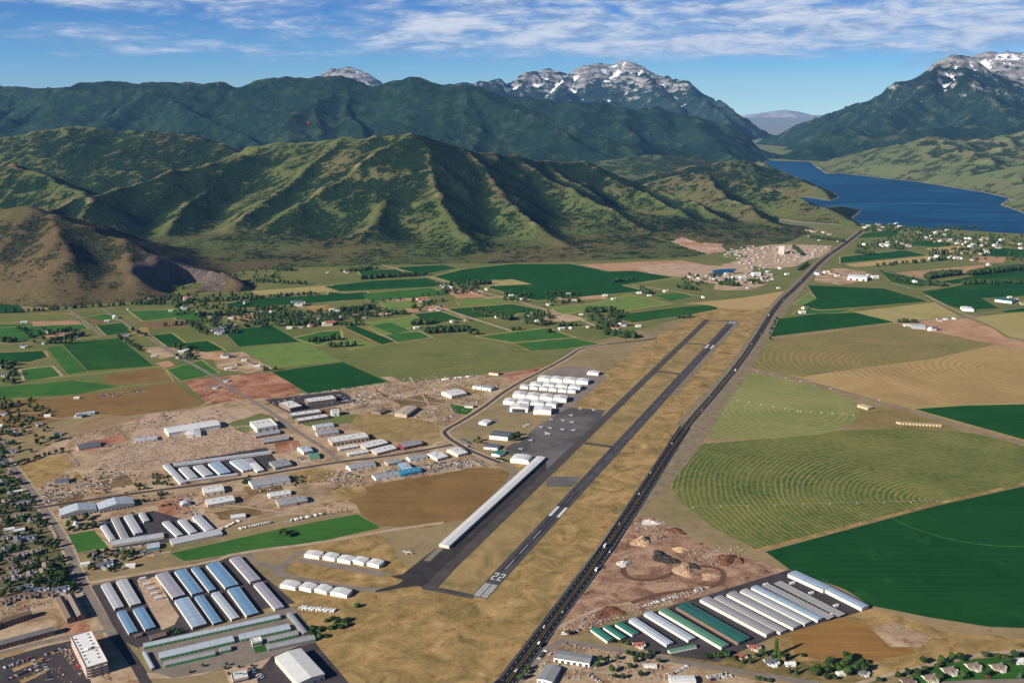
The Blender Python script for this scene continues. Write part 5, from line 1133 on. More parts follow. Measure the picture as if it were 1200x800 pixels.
cl('among the small fields at the far left', [(28,379,'white',1.6),(56,390,'slate',1.5),(60,397,'brown'),(26,407,'slate',1.6),(51,403,'white'),(135,373,'white',2),(125,377,'white',1.4),(150,363,'white'),(146,394,'slate',1.3),(87,395,'grey'),(180,418,'white'),(4,431,'grey'),(3,441,'slate'),(11,445,'white'),(8,436,'brown'),(90,467,'white'),(3,486,'grey'),(18,476,'white'),(56,488,'white'),(94,489,'slate')])
cl('in the hamlet below the cliff', [(175,352,'brown',1.6),(219,352,'red',2.2),(218,362,'slate',1.6),(200,365,'white',1.3),(254,391,'slate',2.0),(260,387,'slate',1.7),(270,374,'white',1.5),(318,367,'white',1.6),(275,382,'white'),(288,356,'grey',1.5),(304,366,'tan'),(232,366,'brown'),(245,372,'tan'),(296,376,'tan'),(308,380,'grey'),(212,413,'white',1.3),(212,419,'brown'),(219,411,'white',1.3),(209,420,'white'),(248,358,'brown')])
cl('along the left tree belt', [(339,385,'white',1.5),(348,358,'slate',2.4),(364,383,'red',1.5),(387,381,'red',2.2),(389,364,'white',1.6),(397,366,'white',1.8),(417,372,'white',1.4),(411,369,'white'),(419,371,'red',1.4),(436,370,'white'),(449,369,'red',1.3),(456,369,'tan'),(384,320,'white'),(404,319,'white'),(320,315,'white'),(406,320,'tan'),(352,384,'tan'),(375,375,'grey'),(392,372,'white'),(401,372,'tan'),(426,373,'tan'),(380,367,'white')])
cl('above the red dirt ground', [(266,419,'slate',1.7),(286,423,'white',1.3),(268,433,'white',1.5),(301,430,'white',1.3),(277,428,'grey'),(293,427,'tan'),(250,455,'grey',1.3),(263,447,'grey')])
cl('around the central farm roads', [(494,354,'red',2.2),(498,364,'white'),(513,364,'grey',1.3),(520,337,'slate',1.8),(529,338,'white',1.6),(556,344,'brown',1.6),(570,340,'white',1.5),(488,385,'white',1.7),(531,378,'tan',1.6),(548,376,'brown',1.3),(599,347,'white',1.5),(612,351,'white',1.3),(585,372,'slate',1.5),(619,353,'tan'),(643,358,'slate',1.4),(666,345,'white',1.4),(673,353,'white',1.3),(709,347,'white',1.6),(719,351,'white',1.3),(621,371,'grey'),(630,377,'white',1.6),(658,386,'white',1.6),(669,385,'white',1.3),(681,369,'white'),(711,379,'white',1.8),(731,382,'slate',1.8),(748,383,'white',1.4),(703,374,'grey',1.4),(505,364,'white'),(563,342,'tan'),(655,350,'brown'),(690,384,'tan'),(720,386,'red',1.3),(700,369,'white')])
cl('before the pale quarry', [(749,344,'white',1.6),(761,347,'white',1.2),(780,342,'white',1.6),(824,349,'white',1.5),(876,338,'white'),(912,338,'white'),(810,326,'tan',1.5),(830,326,'tan',1.7),(838,328,'white',1.8),(852,322,'tan',1.8),(860,326,'white',1.7),(868,326,'white',1.6),(886,323,'white',2.8),(900,319,'white',1.4),(922,322,'white',1.7),(904,328,'white',1.3),(914,315,'white',1.5),(845,330,'tan',1.8),(877,327,'tan',1.8),(894,327,'white',1.6),(820,327,'grey',1.5)])
cl('far off right of the highway', [(960,322,'slate',2),(968,320,'white',1.8),(974,321,'red',2),(940,367,'white',1.8),(944,362,'tan',1.6),(981,324,'white',1.6),(1025,326,'white',2.4),(1018,323,'white',1.6),(1072,331,'white',2),(1108,375,'white',1.4),(1100,376,'tan',1.4),(1118,374,'white',1.3),(1094,387,'slate',1.8),(1062,382,'white',1.4),(1190,352,'white',1.6),(1183,349,'white',1.5),(1198,357,'tan',1.6),(1160,311,'tan',1.7)])
cl('where the highway reaches the lake', [(952,272,'red',2),(956,272,'white',1.6),(966,273,'red',1.8),(960,282,'white'),(976,281,'white',1.4),(946,271,'red',1.6),(971,275,'tan',1.5),(948,277,'white'),(982,283,'white')])
rv_ = random.Random(12)
for poly, n in (((1012,262,1060,270), 10), ((1010,283,1065,292), 14), ((1075,268,1115,284), 16), ((1108,278,1172,291), 18), ((1088,293,1168,306), 14), ((1168,280,1200,292), 6)):
    for i in range(n):
        house(rv_.uniform(poly[0], poly[2]), rv_.uniform(poly[1], poly[3]), rv_.choice(['white', 'white', 'tan', 'grey', 'brown', 'white']), 'in the lake shore village', s=rv_.uniform(1.2, 1.7))
# ------------------------------------------------------------------ trees
def leafmat(name, c1, c2):
    m, t, b = new_mat(name); n = t.noise(pos(t), 1/1.7, 3, .7); n2 = t.noise(pos(t), 1/14, 2, .5)
    c = t.mix(t.rng(n, .35, .65), c1, c2); t.link(t.mix(t.rng(n2, .35, .65, 0, .5), c, (.075, .10, .03)), b.inputs['Base Color']); return m
LF1 = leafmat('leaves_green', (.020, .052, .012), (.060, .115, .026)); LF2 = leafmat('leaves_dark', (.010, .028, .010), (.026, .058, .018)); LF3 = leafmat('leaves_blue_green', (.05, .08, .065), (.10, .14, .11)); LF4 = leafmat('leaves_poplar', (.020, .055, .010), (.05, .12, .02))
BARK = flat('bark', (.11, .08, .055))
def ico(r=1.0, sub=1):
    bm = bmesh.new(); bmesh.ops.create_icosphere(bm, subdivisions=sub, radius=r); v = np.array([q.co[:] for q in bm.verts]); f = [tuple(q.index for q in fc.verts) for fc in bm.faces]; bm.free(); return v, f
IV, IF = ico(1, 2); IV1, IF1 = ico(1, 1)
def crown(seed, kind, h, r, nleaf):
    r_ = np.random.RandomState(seed); V = []; Fc = []; k = 0; lobes = []
    if kind == 'round':
        for i in range(7):
            a = r_.uniform(0, 6.28); q = r * r_.uniform(.25, .6); z = h * r_.uniform(.42, .80); lobes.append((q * math.cos(a), q * math.sin(a), z, r * r_.uniform(.42, .62), h * r_.uniform(.15, .22)))
        lobes.append((0, 0, h * .62, r * .7, h * .33))
    elif kind == 'poplar':
        for i in range(9):
            z = h * (.14 + .80 * i / 8); w_ = r * (1.0 if i < 6 else (8.6 - i) / 2.6); lobes.append((r_.uniform(-.2, .2) * r, r_.uniform(-.2, .2) * r, z, w_ * r_.uniform(.75, 1), h * .085))
    elif kind == 'conifer':
        for i in range(8):
            z = h * (.15 + .80 * i / 7); lobes.append((0, 0, z, r * (1.05 - i / 7.6), h * .075))
    else:
        for i in range(5):
            a = r_.uniform(0, 6.28); q = r * r_.uniform(.2, .6); lobes.append((q * math.cos(a), q * math.sin(a), h * r_.uniform(.3, .55), r * r_.uniform(.4, .6), h * .35))
    for (x, y, z, a, b) in lobes:
        n = r_.uniform(.78, 1.12, len(IV)); v = IV * n[:, None] * np.array([a, a, b]) * .86 + np.array([x, y, z])
        V += v.tolist(); Fc += [tuple(i + k for i in f) for f in IF]; k += len(IV)
    for i in range(nleaf):
        x, y, z, a, b = lobes[r_.randint(len(lobes))]; d = r_.normal(size=3); d /= np.linalg.norm(d); c = np.array([x, y, z]) + d * np.array([a, a, b]) * r_.uniform(.85, 1.18)
        s = r * r_.uniform(.09, .20); e1 = r_.normal(size=3); e1 /= np.linalg.norm(e1); e2 = np.cross(e1, d + .1); e2 /= np.linalg.norm(e2) + 1e-6
        V += [(c + e1 * s).tolist(), (c + e2 * s * .8).tolist(), (c - e1 * s * .9).tolist(), (c - e2 * s).tolist()]; Fc.append((k, k + 1, k + 2, k + 3)); k += 4
    return V, Fc
def tree_proto(kind, seed, h, r, mat, nleaf=260):
    t = empty({'round': 'broadleaf_tree', 'poplar': 'poplar_tree', 'conifer': 'conifer_tree', 'shrub': 'shrub'}[kind])
    V, Fc = crown(seed, kind, h, r, nleaf); mesh_obj('crown', V, Fc, mat, t)
    tv = []; tf = []; n = 6
    for z, q in ((0, .035 * h), (h * .3, .024 * h), (h * .7, .008 * h)):
        tv += [(q * math.cos(6.283 * i / n), q * math.sin(6.283 * i / n), z) for i in range(n)]
    for l in (0, 1): tf += [(l * n + i, l * n + (i + 1) % n, (l + 1) * n + (i + 1) % n, (l + 1) * n + i) for i in range(n)]
    mesh_obj('trunk', tv, tf, BARK, t); return t
TP = {'round': [lambda: tree_proto('round', 1, 10, 5.0, LF1), lambda: tree_proto('round', 2, 9, 4.8, LF2), lambda: tree_proto('round', 3, 12, 5.2, LF1)],
      'dark': [lambda: tree_proto('round', 4, 12, 5.2, LF2), lambda: tree_proto('round', 5, 10, 5, LF2)], 'poplar': [lambda: tree_proto('poplar', 6, 22, 2.8, LF4, 420)],
      'conifer': [lambda: tree_proto('conifer', 7, 13, 3.4, LF2, 240)], 'blue': [lambda: tree_proto('conifer', 8, 10, 3.6, LF3, 240)], 'shrub': [lambda: tree_proto('shrub', 9, 3.2, 3.4, LF2, 90), lambda: tree_proto('shrub', 10, 3.6, 3, LF1, 90)]}
TN = {'round': 'green tree', 'dark': 'dark tree', 'poplar': 'slender poplar', 'conifer': 'dark conifer', 'blue': 'blue-grey spruce', 'shrub': 'low dark bush'}
TPL = {'round': 'green trees', 'dark': 'dark trees', 'poplar': 'tall slender poplars', 'conifer': 'dark conifers', 'blue': 'blue-grey spruces', 'shrub': 'low dark bushes'}
TC = {'round': 'tree', 'dark': 'tree', 'poplar': 'tree', 'conifer': 'tree', 'blue': 'tree', 'shrub': 'bush'}
TREES = []
tr = random.Random(99)
def T(kind, cluster, pts, s=1.0, js=.18):
    for p in pts: TREES.append((G(*p), p[0], kind, cluster, s * tr.uniform(1 - js, 1 + js)))
def TL(kind, cluster, pts, gap, s=1.0, wob=2.5, rows_=1, js=.2):
    W = [G(*p) for p in pts]
    for a, b in zip(W[:-1], W[1:]):
        n = max(1, int((b - a).length / gap))
        for i in range(n):
            for r_ in range(rows_):
                p = a.lerp(b, (i + tr.uniform(-.3, .3)) / n) + Vector((tr.uniform(-wob, wob), tr.uniform(-wob, wob) + r_ * gap * .8, 0))
                TREES.append((p, 600 + F * p.x / (p.y * cp + H * sp), kind, cluster, s * tr.uniform(1 - js, 1 + js)))
def blocked(p, m=3.0):
    for x, y, u, a, b in FOOT:
        dx, dy = p.x - x, p.y - y
        if abs(dx * u.x + dy * u.y) < a + m and abs(-dx * u.y + dy * u.x) < b + m: return True
    return False
def TA(kinds, cluster, poly, n, s=1.0):
    W = [G(*p) for p in poly]; xs = [p.x for p in W]; ys = [p.y for p in W]; k = 0; g = 0
    while k < n and g < n * 30:
        g += 1; p = Vector((tr.uniform(min(xs), max(xs)), tr.uniform(min(ys), max(ys)), 0)); ins = False
        for a, b in zip(W, W[1:] + W[:1]):
            if (a.y > p.y) != (b.y > p.y) and p.x < (b.x - a.x) * (p.y - a.y) / (b.y - a.y) + a.x: ins = not ins
        if not ins or blocked(p): continue
        k += 1; TREES.append((p, 600 + F * p.x / (p.y * cp + H * sp), tr.choice(kinds), cluster, s * tr.uniform(.7, 1.2)))
T('poplar', 'beside the ochre field below the storage lot', [(909,768)], 1.25, 0); T('poplar', 'next to the white house at the lower right', [(912.5,778)], 1.0, 0)
T('round', 'by the lower right house', [(906,772),(917,770),(892,768),(886,770)], .9); T('conifer', 'along the frontage road', [(871,777),(879,777)], 1.0); T('conifer', 'between the poplars and the big grove', [(925,788),(933,790),(922,772)], .9); T('shrub', 'by the ochre field', [(940,768),(943,769),(898,768)], 1.3)
TA(['round', 'dark', 'round'], 'in the big bottom grove', [(952,785),(975,773),(985,768),(1000,775),(1015,773),(1018,785),(990,798),(955,797)], 24, 1.15)
T('dark', 'below the long storage buildings', [(832,771),(838,770),(843,771),(848,769),(852,772),(828,772),(861,774)], .8); T('shrub', 'at the bottom edge near the frontage road', [(888,796),(894,797),(903,799)], 1.5)
T('round', 'beside the lower right houses', [(1115,773),(1154,771),(1128,795),(1103,778),(1176,775)], 1.15); T('dark', 'beside the lower right houses', [(1082,778),(1083,786),(1125,774),(1168,773),(1183,779),(1063,790),(1052,794),(1030,799),(1098,783),(1189,772),(1075,792),(1100,797),(1155,793)], .95); T('blue', 'at the lower right corner', [(1195,794)], 1.1)
T('round', 'in yards right of highway', [(616,790),(611,796),(619,785),(666,744),(717,753),(735,756),(717,788),(700,781),(751,792),(738,783)], .85); T('dark', 'in yards right of highway', [(728,754),(724,773),(711,777),(741,769),(747,771),(752,770),(736,767),(758,772),(730,795),(772,777),(704,774),(745,776),(762,768),(720,795)], .72)
T('round', 'standing over the bright green pasture', [(328,627),(332,625),(337,627),(334,630)], 1.0); T('shrub', 'alone on the dry field right of the two hangar rows', [(418,711)], 2.1, 0)
T('shrub', 'right of the green-door storage', [(364,736),(369,738),(374,740),(362,742),(368,745),(374,747),(380,746),(384,728),(389,726),(394,729),(398,727),(402,730),(407,727),(392,734),(400,735),(387,737),(378,736),(405,733)], 2.0)
T('round', 'by the bare gravel patch', [(199,741),(204,739),(209,740),(214,741),(207,743),(202,744)], .6)
T('dark', 'next to the terminal hall', [(598,513),(603,511),(606,515),(600,517),(607,510)], 1.25); T('round', 'by the airport car park', [(556,519),(561,517),(564,520)], .9); T('shrub', 'along the green-roofed airport office', [(584,538),(588,539),(592,540),(596,541),(600,541)], 1.4)
HEDG = 'in the industrial road thicket'
TA(['round'], HEDG, [(178,556),(202,555),(209,566),(195,571),(180,569)], 26, .55); TA(['round', 'dark'], HEDG, [(156,567),(168,566),(173,573),(160,577)], 10, .55); TA(['round', 'dark'], HEDG, [(163,580),(195,576),(199,583),(168,589)], 16, .55); TA(['dark', 'round'], HEDG, [(276,560),(292,558),(293,568),(279,571)], 9, .6); TA(['dark'], HEDG, [(340,560),(356,557),(357,566),(343,568)], 7, .6)
TL('poplar', 'above the bright green pasture', [(376,604),(412,598)], 9, .35)
TL('dark', 'in the dark garden row', [(20,545),(52,534),(72,530),(80,528)], 9, .85, rows_=1)
TA(['dark', 'round'], 'below the two gabled halls', [(74,618),(84,608),(108,606),(112,618),(92,624),(78,628)], 16, .95)
T('dark', 'in the clump by the street', [(48,685),(54,684),(60,683),(66,682),(70,678),(62,676),(56,677),(58,690),(66,689),(50,691),(72,684),(44,688),(61,670),(55,671),(67,672),(75,679),(47,680)], 1.25)
TA(['dark', 'round', 'round'], 'in the scrap yards', [(98,660),(108,645),(130,640),(170,650),(165,662),(130,672),(104,674)], 22, .85)
TA(['dark', 'round', 'round', 'conifer'], 'in the left-edge neighbourhood', [(-5,500),(8,525),(10,545),(28,570),(48,602),(68,635),(84,668),(84,674),(0,690),(-15,690)], 105, .85)
TA(['dark', 'round'], 'in the upper left neighbourhood', [(0,490),(40,486),(60,500),(72,515),(40,530),(15,535),(2,520)], 40, .95)
TA(['round', 'dark'], 'in the gardens above the terraces', [(0,705),(0,692),(50,688),(90,682),(92,695),(60,704)], 16, .85)
TA(['shrub'], 'in the stone yard and dry lots', [(60,560),(120,545),(220,560),(200,600),(100,620),(60,590)], 22, 1.0)
T('round', 'dotted about the cafe car park', [(238,781),(264,784),(268,790),(266,780),(280,782),(295,781),(223,788),(300,786)], .45)
BELT = 'in the farmland tree belts'
for pts, gap, s, rw, kd in (([(0,367),(45,365),(95,361),(165,357),(200,356)],20,1.1,1,'dark'),([(195,383),(245,376)],22,1,1,'dark'),([(236,372),(292,366)],16,1.2,2,'dark'),([(310,374),(345,382),(395,380)],15,1.3,3,'dark'),([(262,353),(300,350.5),(340,347),(374,345)],18,1.2,1,'dark'),([(265,337),(300,330),(362,334)],22,1.2,1,'dark'),([(400,319),(440,315)],24,1.2,1,'dark'),([(425,327.5),(460,325),(500,323)],15,1.4,2,'dark'),([(400,366),(440,362)],13,1.3,3,'dark'),([(455,368),(480,369)],16,1.2,2,'dark'),([(485,381),(512,379)],14,1.3,2,'dark'),([(500,391),(530,389),(552,388)],13,1.4,3,'dark'),([(553,392),(566,391)],18,1.3,1,'dark'),([(555,367),(580,372),(600,376)],12,1.4,4,'dark'),([(548,334),(577,333)],13,1.5,2,'dark'),([(687,366),(705,366),(722,365)],13,1.5,2,'dark'),([(700,377),(712,384)],13,1.2,2,'dark'),([(711,392),(730,396),(746,396)],11,1.3,4,'dark'),([(656,383),(676,382)],16,1.1,2,'dark'),([(616,374),(640,378)],18,1,2,'dark'),([(718,331),(745,329)],20,1.3,1,'dark'),([(752,341),(760,346)],18,1.5,2,'dark'),([(795,338),(818,341)],16,1.3,2,'dark'),([(845,334),(868,336)],14,1.4,2,'dark'),([(880,331),(896,333)],18,1.3,2,'dark'),([(364,401),(398,398)],16,1.2,2,'dark'),([(388,407),(420,405)],14,1.3,1,'dark'),([(308,434),(328,433)],14,1,1,'round'),([(170,394),(150,385)],26,.9,1,'dark'),([(240,392),(220,378)],22,1,2,'dark'),([(440,355),(480,350)],40,.9,1,'round'),([(495,347),(520,346)],30,1,1,'round'),
    ([(1087,327),(1100,325),(1127,322)],10,1.7,4,'dark'),([(1087,334),(1108,336)],11,1.5,3,'dark'),([(1137,323),(1170,319),(1212,315)],10,1.7,3,'dark'),([(1130,333),(1166,333)],12,1.5,2,'dark'),([(1178,332),(1212,334)],12,1.5,2,'dark'),([(1003,297),(1025,299)],12,1.5,2,'dark'),([(1030,312),(1085,307),(1120,304)],34,1.3,1,'dark'),([(1090,300),(1112,298)],16,1.4,1,'poplar'),([(1053,378),(1080,379)],16,1.3,1,'dark'),([(950,279),(990,284)],13,1.4,2,'dark'),([(640,390),(655,388)],20,1,1,'dark'),([(598,388),(612,386)],16,1,1,'dark'),([(0,400),(18,402)],14,1.2,2,'dark'),([(60,400),(100,393)],14,1,2,'dark'),([(140,396),(165,412)],16,.9,1,'dark'),([(20,476),(5,480)],12,1,2,'dark'),([(793,373),(808,372)],14,1.1,1,'dark'),([(320,316),(345,318)],20,1.3,2,'dark'),([(415,318),(445,315)],20,1.2,1,'dark'),([(945,310),(935,318)],20,1.2,1,'dark'),([(900,398),(912,372)],50,.8,1,'dark'),([(930,290),(940,300)],14,1.3,1,'dark')):
    TL(kd, BELT, pts, gap * .85, s * 1.25, wob=6, rows_=rw)
TA(['dark', 'round'], BELT, [(1040,322),(1072,326),(1082,335),(1050,333)], 60, .9)
for poly, n in (((1012,264,1060,272), 60), ((1005,283,1065,293), 60), ((1075,268,1115,284), 70), ((1108,276,1172,290), 80), ((1088,292,1168,306), 50), ((1060,266,1150,271), 60), ((1160,276,1215,290), 40), ((1040,272,1085,284), 40), ((1178,296,1215,306), 20)):
    TA(['dark', 'round'], BELT, [(poly[0], poly[1]), (poly[2], poly[1]), (poly[2], poly[3]), (poly[0], poly[3])], n, 1.3)
for poly, n in (((205,345,300,372), 60), ((240,368,330,384), 50), ((300,360,345,378), 40), ((340,365,430,382), 70), ((160,345,215,358), 30), ((480,350,520,366), 14), ((510,333,560,345), 30), ((590,344,625,354), 20), ((640,342,680,356), 25), ((610,366,645,382), 24), ((690,366,730,386), 40), ((20,385,100,404), 30), ((0,425,18,450), 16), ((205,405,230,422), 14), ((255,382,280,392), 12), ((800,322,905,334), 30), ((405,364,460,373), 30)):
    TA(['dark', 'round'], BELT, [(poly[0], poly[1]), (poly[2], poly[1]), (poly[2], poly[3]), (poly[0], poly[3])], int(n * 1.5), 1.25)
TA(['dark', 'round'], BELT, [(-20,495),(5,520),(10,545),(28,570),(48,602),(66,635),(80,668),(70,690),(-15,700)], 190, .8)
TA(['dark', 'round'], BELT, [(-15,468),(40,468),(60,485),(62,500),(10,505),(-15,495)], 45, .9)
TA(['dark', 'shrub'], BELT, [(170,350),(215,330),(330,312),(340,322),(280,345),(210,360)], 150, 1.1)
TREES.sort(key=lambda q: -q[4] * {'poplar': 2, 'shrub': .45}.get(q[2], 1) / q[0].length)
nt = 0; rest = []; used = {}
for p, x, kind, cluster, s in TREES:
    if p.y < 950 or blocked(p, .5) and p.y < 2500: continue
    lim = cluster == BELT
    if nt < 300 and not lim:
        i = tr.randrange(len(TP[kind])); key = f'tree_{kind}_{i}'; o = place(key, TP[kind][i], p, tr.uniform(0, 6.28), s); nt += 1
        reg(o, x, cluster, TN[kind], TPL[kind], TC[kind])
    else: rest.append((p, x, kind, s))
nb = 0
for p, x, kind, s in list(rest):
    if nt < 300 and p.y > 950:
        i = tr.randrange(len(TP[kind])); o = place(f'tree_{kind}_{i}', TP[kind][i], p, tr.uniform(0, 6.28), s); nt += 1; reg(o, x, BELT, TN[kind], TPL[kind], TC[kind]); rest.remove((p, x, kind, s))
V = []; Fc = []; k = 0; rn2 = np.random.RandomState(5)
for p, x, kind, s in rest:
    h, r = {'poplar': (20, 3.2), 'shrub': (3.4, 3.2), 'conifer': (12, 3.3), 'blue': (10, 3)}.get(kind, (10.5, 5.2)); h *= s; r *= s
    for l in range(2 if kind != 'shrub' else 1):
        c = np.array([p.x + (rn2.uniform(-.4, .4) * r if l else 0), p.y + (rn2.uniform(-.4, .4) * r if l else 0), h * (.5 if l == 0 else .66)])
        v = IV1 * rn2.uniform(.7, 1.15, len(IV1))[:, None] * np.array([r * (1 if l == 0 else .7)] * 2 + [h * (.5 if l == 0 else .36)]) + c
        V += v.tolist(); Fc += [tuple(i + k for i in f) for f in IF1]; k += len(IV1)
    for i in range(10):
        d = rn2.normal(size=3); d /= np.linalg.norm(d); c = np.array([p.x, p.y, h * .55]) + d * np.array([r, r, h * .46]); q = r * .28; e = rn2.normal(size=(2, 3)) * q
        V += [(c + e[0]).tolist(), (c + e[1]).tolist(), (c - e[0]).tolist()]; Fc.append((k, k + 1, k + 2)); k += 3
tag(mesh_obj('distant_trees', V, Fc, LF2), 'dark tree belts, groves and village trees across the far farmland', 'trees', kind='stuff')
print('trees', nt, 'rest', len(rest))
# ------------------------------------------------------------------ vehicles, aircraft and small things
PAINT = {k: flat('paint_' + k, c, rough=.35, spec=.5, var=.03) for k, c in (('white', (.72, .72, .72)), ('dark', (.03, .032, .04)), ('silver', (.38, .39, .41)), ('red', (.30, .03, .025)), ('blue', (.04, .10, .28)), ('tan', (.40, .33, .24)), ('yellow', (.5, .33, .05)))}
TYRE = flat('tyre', (.02, .02, .02))
def car_mesh(L_=4.6, W_=1.9, Hh=1.5, kind='car'):
    if kind == 'car': prof = [(-.5, .3), (-.5, .78), (-.46, .88), (-.22, .95), (-.08, 1.42), (.26, 1.5), (.44, 1.02), (.5, .95), (.5, .3)]
    elif kind == 'pickup': prof = [(-.5, .35), (-.5, 1.0), (-.24, 1.1), (-.12, 1.75), (.10, 1.78), (.15, 1.12), (.5, 1.1), (.5, .35)]
    else: prof = [(-.5, .3), (-.5, 1.3), (-.42, 2.3), (-.38, 2.9), (.5, 2.95), (.5, .3)]
    n = len(prof); v = [(x * L_, -W_ / 2, z) for x, z in prof] + [(x * L_, W_ / 2, z) for x, z in prof]
    f = [(i, (i + 1) % n, n + (i + 1) % n, n + i) for i in range(n)] + [tuple(range(n))[::-1], tuple(range(n, 2 * n))]
    mi = [1 if (kind == 'car' and i in (3, 5)) or (kind == 'pickup' and i in (2,)) or (kind == 'van' and i == 1) else 0 for i in range(n)] + [0, 0]
    for sx in (-.32, .32):
        for sy in (-1, 1):
            k = len(v)
            for yy in (sy * W_ / 2 - .12, sy * W_ / 2 + .12):
                v += [(sx * L_ + .34 * math.cos(q * .785), yy, .34 + .34 * math.sin(q * .785)) for q in range(8)]
            f += [(k + q, k + (q + 1) % 8, k + 8 + (q + 1) % 8, k + 8 + q) for q in range(8)] + [tuple(range(k, k + 8)), tuple(range(k + 8, k + 16))]; mi += [2] * 10
    if kind == 'car':
        for sy in (-1, 1):
            k = len(v); v += [(-.20 * L_, sy * (W_ / 2 + .01), .98), (-.09 * L_, sy * (W_ / 2 + .01), 1.36), (.25 * L_, sy * (W_ / 2 + .01), 1.42), (.40 * L_, sy * (W_ / 2 + .01), 1.02)]; f.append((k, k + 1, k + 2, k + 3)); mi.append(1)
    return v, f, mi
MESH = {}
def vehicle(kind, col, p, rz, s=1.0):
    key = (kind, col)
    nm = {'car': 'car', 'pickup': 'pickup_truck', 'van': 'camper_van', 'trailer': 'trailer'}[kind]
    if key not in MESH:
        L_, W_ = {'car': (4.7, 1.9), 'pickup': (5.6, 2.0), 'van': (7.8, 2.5), 'trailer': (9, 2.5)}[kind]
        v, f, mi = car_mesh(L_, W_, kind=kind if kind != 'trailer' else 'van'); o = mesh_obj(nm, v, f, [PAINT[col], GLS, TYRE], None, mi); MESH[key] = o.data
    else: o = bpy.data.objects.new(nm, MESH[key]); C.objects.link(o)
    o.location = (p.x, p.y, .42 if 0 else p.z); o.rotation_euler = (0, 0, rz); o.scale = (s,) * 3; return o
vr = random.Random(4); NV = [0]
CN = {'car': ('car', 'cars'), 'pickup': ('pickup truck', 'pickup trucks'), 'van': ('camper van', 'camper vans'), 'trailer': ('trailer', 'trailers')}
def park(cluster, p, q, n, cols='wwsdsdr', kinds=('car', 'car', 'pickup'), rot=1.57, jit=.12, skip=.12, z=.45, s=1.1):
    a = G(*p); b = G(*q); d = b - a; an = math.atan2(d.y, d.x)
    for i in range(n):
        if vr.random() < skip: continue
        c = {'w': 'white', 's': 'silver', 'd': 'dark', 'r': 'red', 'b': 'blue', 't': 'tan', 'y': 'yellow'}[vr.choice(cols)]; kd = vr.choice(kinds); pt = a.lerp(b, (i + .5) / n); pt.z = z
        if blocked(pt, 1.0): continue
        o = vehicle(kd, c, pt, an + rot + vr.uniform(-jit, jit) + (math.pi if vr.random() < .4 else 0), s); NV[0] += 1
        reg(o, 600 + F * pt.x / (pt.y * cp + H * sp), cluster, f'{c} {CN[kd][0]}', f'{c} {CN[kd][1]}', kd if kd != 'pickup' else 'truck')
WH = [G(x, y) for x, y in [(560,826),(594,799),(712,641),(803,500),(850,447),(881,406),(911,356),(935,335),(965,303),(989,287),(1011,270)]]
def hwy(x, y, side, kind, col, s=1.25):
    p = G(x, y); best = min(range(len(WH) - 1), key=lambda i: ((WH[i] + WH[i + 1]) / 2 - p).length); d = (WH[best + 1] - WH[best]).normalized(); n = Vector((-d.y, d.x, 0)); t = (p - WH[best]).dot(d)
    pt = WH[best] + d * t + n * side; pt.z = .48
    o = vehicle(kind, col, pt, math.atan2(d.y, d.x) + (0 if side > 0 else math.pi), s); reg(o, x, 'driving on the dark highway', f'{col} {CN[kind][0]}', f'{col} {CN[kind][1]}', 'truck' if kind in ('pickup', 'van') else 'car')
for a in ((635,734,5,'car','white'),(629,753,-4,'pickup','white'),(628,760,-9,'car','white'),(637,757,-9,'van','dark'),(702,639,5,'van','white'),(691.6,666.5,-9,'van','white'),(717,647,-9,'car','white'),(751,579,5,'car','white'),(734,615,5,'car','silver'),(664,693,9,'car','dark'),(608,787,5,'car','white'),(650,715,-5,'car','silver'),(770,555,9,'car','white'),(762,570,-5,'car','dark'),(790,520,5,'car','white'),(824,481,-5,'car','white'),(836,465,5,'car','silver'),(860,434,-5,'van','white'),(886,404,5,'car','white'),(893,392,-5,'car','white'),(905,370,5,'van','white'),(920,352,-5,'car','white'),(940,330,5,'car','white'),(957,312,-5,'car','silver'),(975,297,5,'car','white')): hwy(*a)
LOTL = 'in the car park below the white office blocks'
park('in the lower left car park', (4,783), (34,772), 10); park('in the lower left car park', (8,797), (40,783), 10); park('in the lower left car park', (48,792), (38,770), 9); park('in the lower left car park', (60,798), (50,772), 9); park('beside the apartment block', (52,768), (78,758), 8, 'dddsw')
park('beside the cafe at the bottom edge', (292,783), (304,797), 8, 'wwsbd'); park('beside the cafe at the bottom edge', (297,782), (309,795), 7, 'wwsd')
park('on the wide street beside the trees', (58,612), (70,634), 7, rot=0, kinds=('car',)); park('on the wide street beside the trees', (93,690), (98,699), 4, rot=0)
park('in the yards of the stone depot', (80,530), (92,546), 6, jit=.8); park('in the yards of the stone depot', (118,522), (140,524), 9, 'ddsw', jit=.5); park('in the yards of the stone depot', (45,590), (72,584), 10, jit=.9); park('in the yards of the stone depot', (50,582), (95,576), 14, jit=1.2, cols='wsdtt')
park('along the dark field edge', (352,463), (410,455), 22, 'wwwsd'); park('along the dark field edge', (410,455), (445,452), 14, 'wwwsd')
park('in the machinery yard', (405,470), (430,460), 12, 'wwsdb', jit=.3); park('in the machinery yard', (412,476), (440,462), 12, 'wwsdr', jit=.3); park('in the machinery yard', (440,458), (460,468), 11, 'wsdr', jit=.3); park('in the machinery yard', (486,490), (512,478), 11, 'wwsd', jit=.3); park('in the machinery yard', (500,446), (520,470), 12, 'wwwsd', jit=.5); park('in the machinery yard', (515,446), (555,441), 14, 'wwwsd', jit=.4, kinds=('trailer', 'van', 'car')); park('in the machinery yard', (520,492), (532,487), 5, 'wwsb')
park('in the brown office car park', (312,474), (352,466), 12, 'wsdd'); park('in the brown office car park', (395,462), (415,472), 8, 'wwsd')
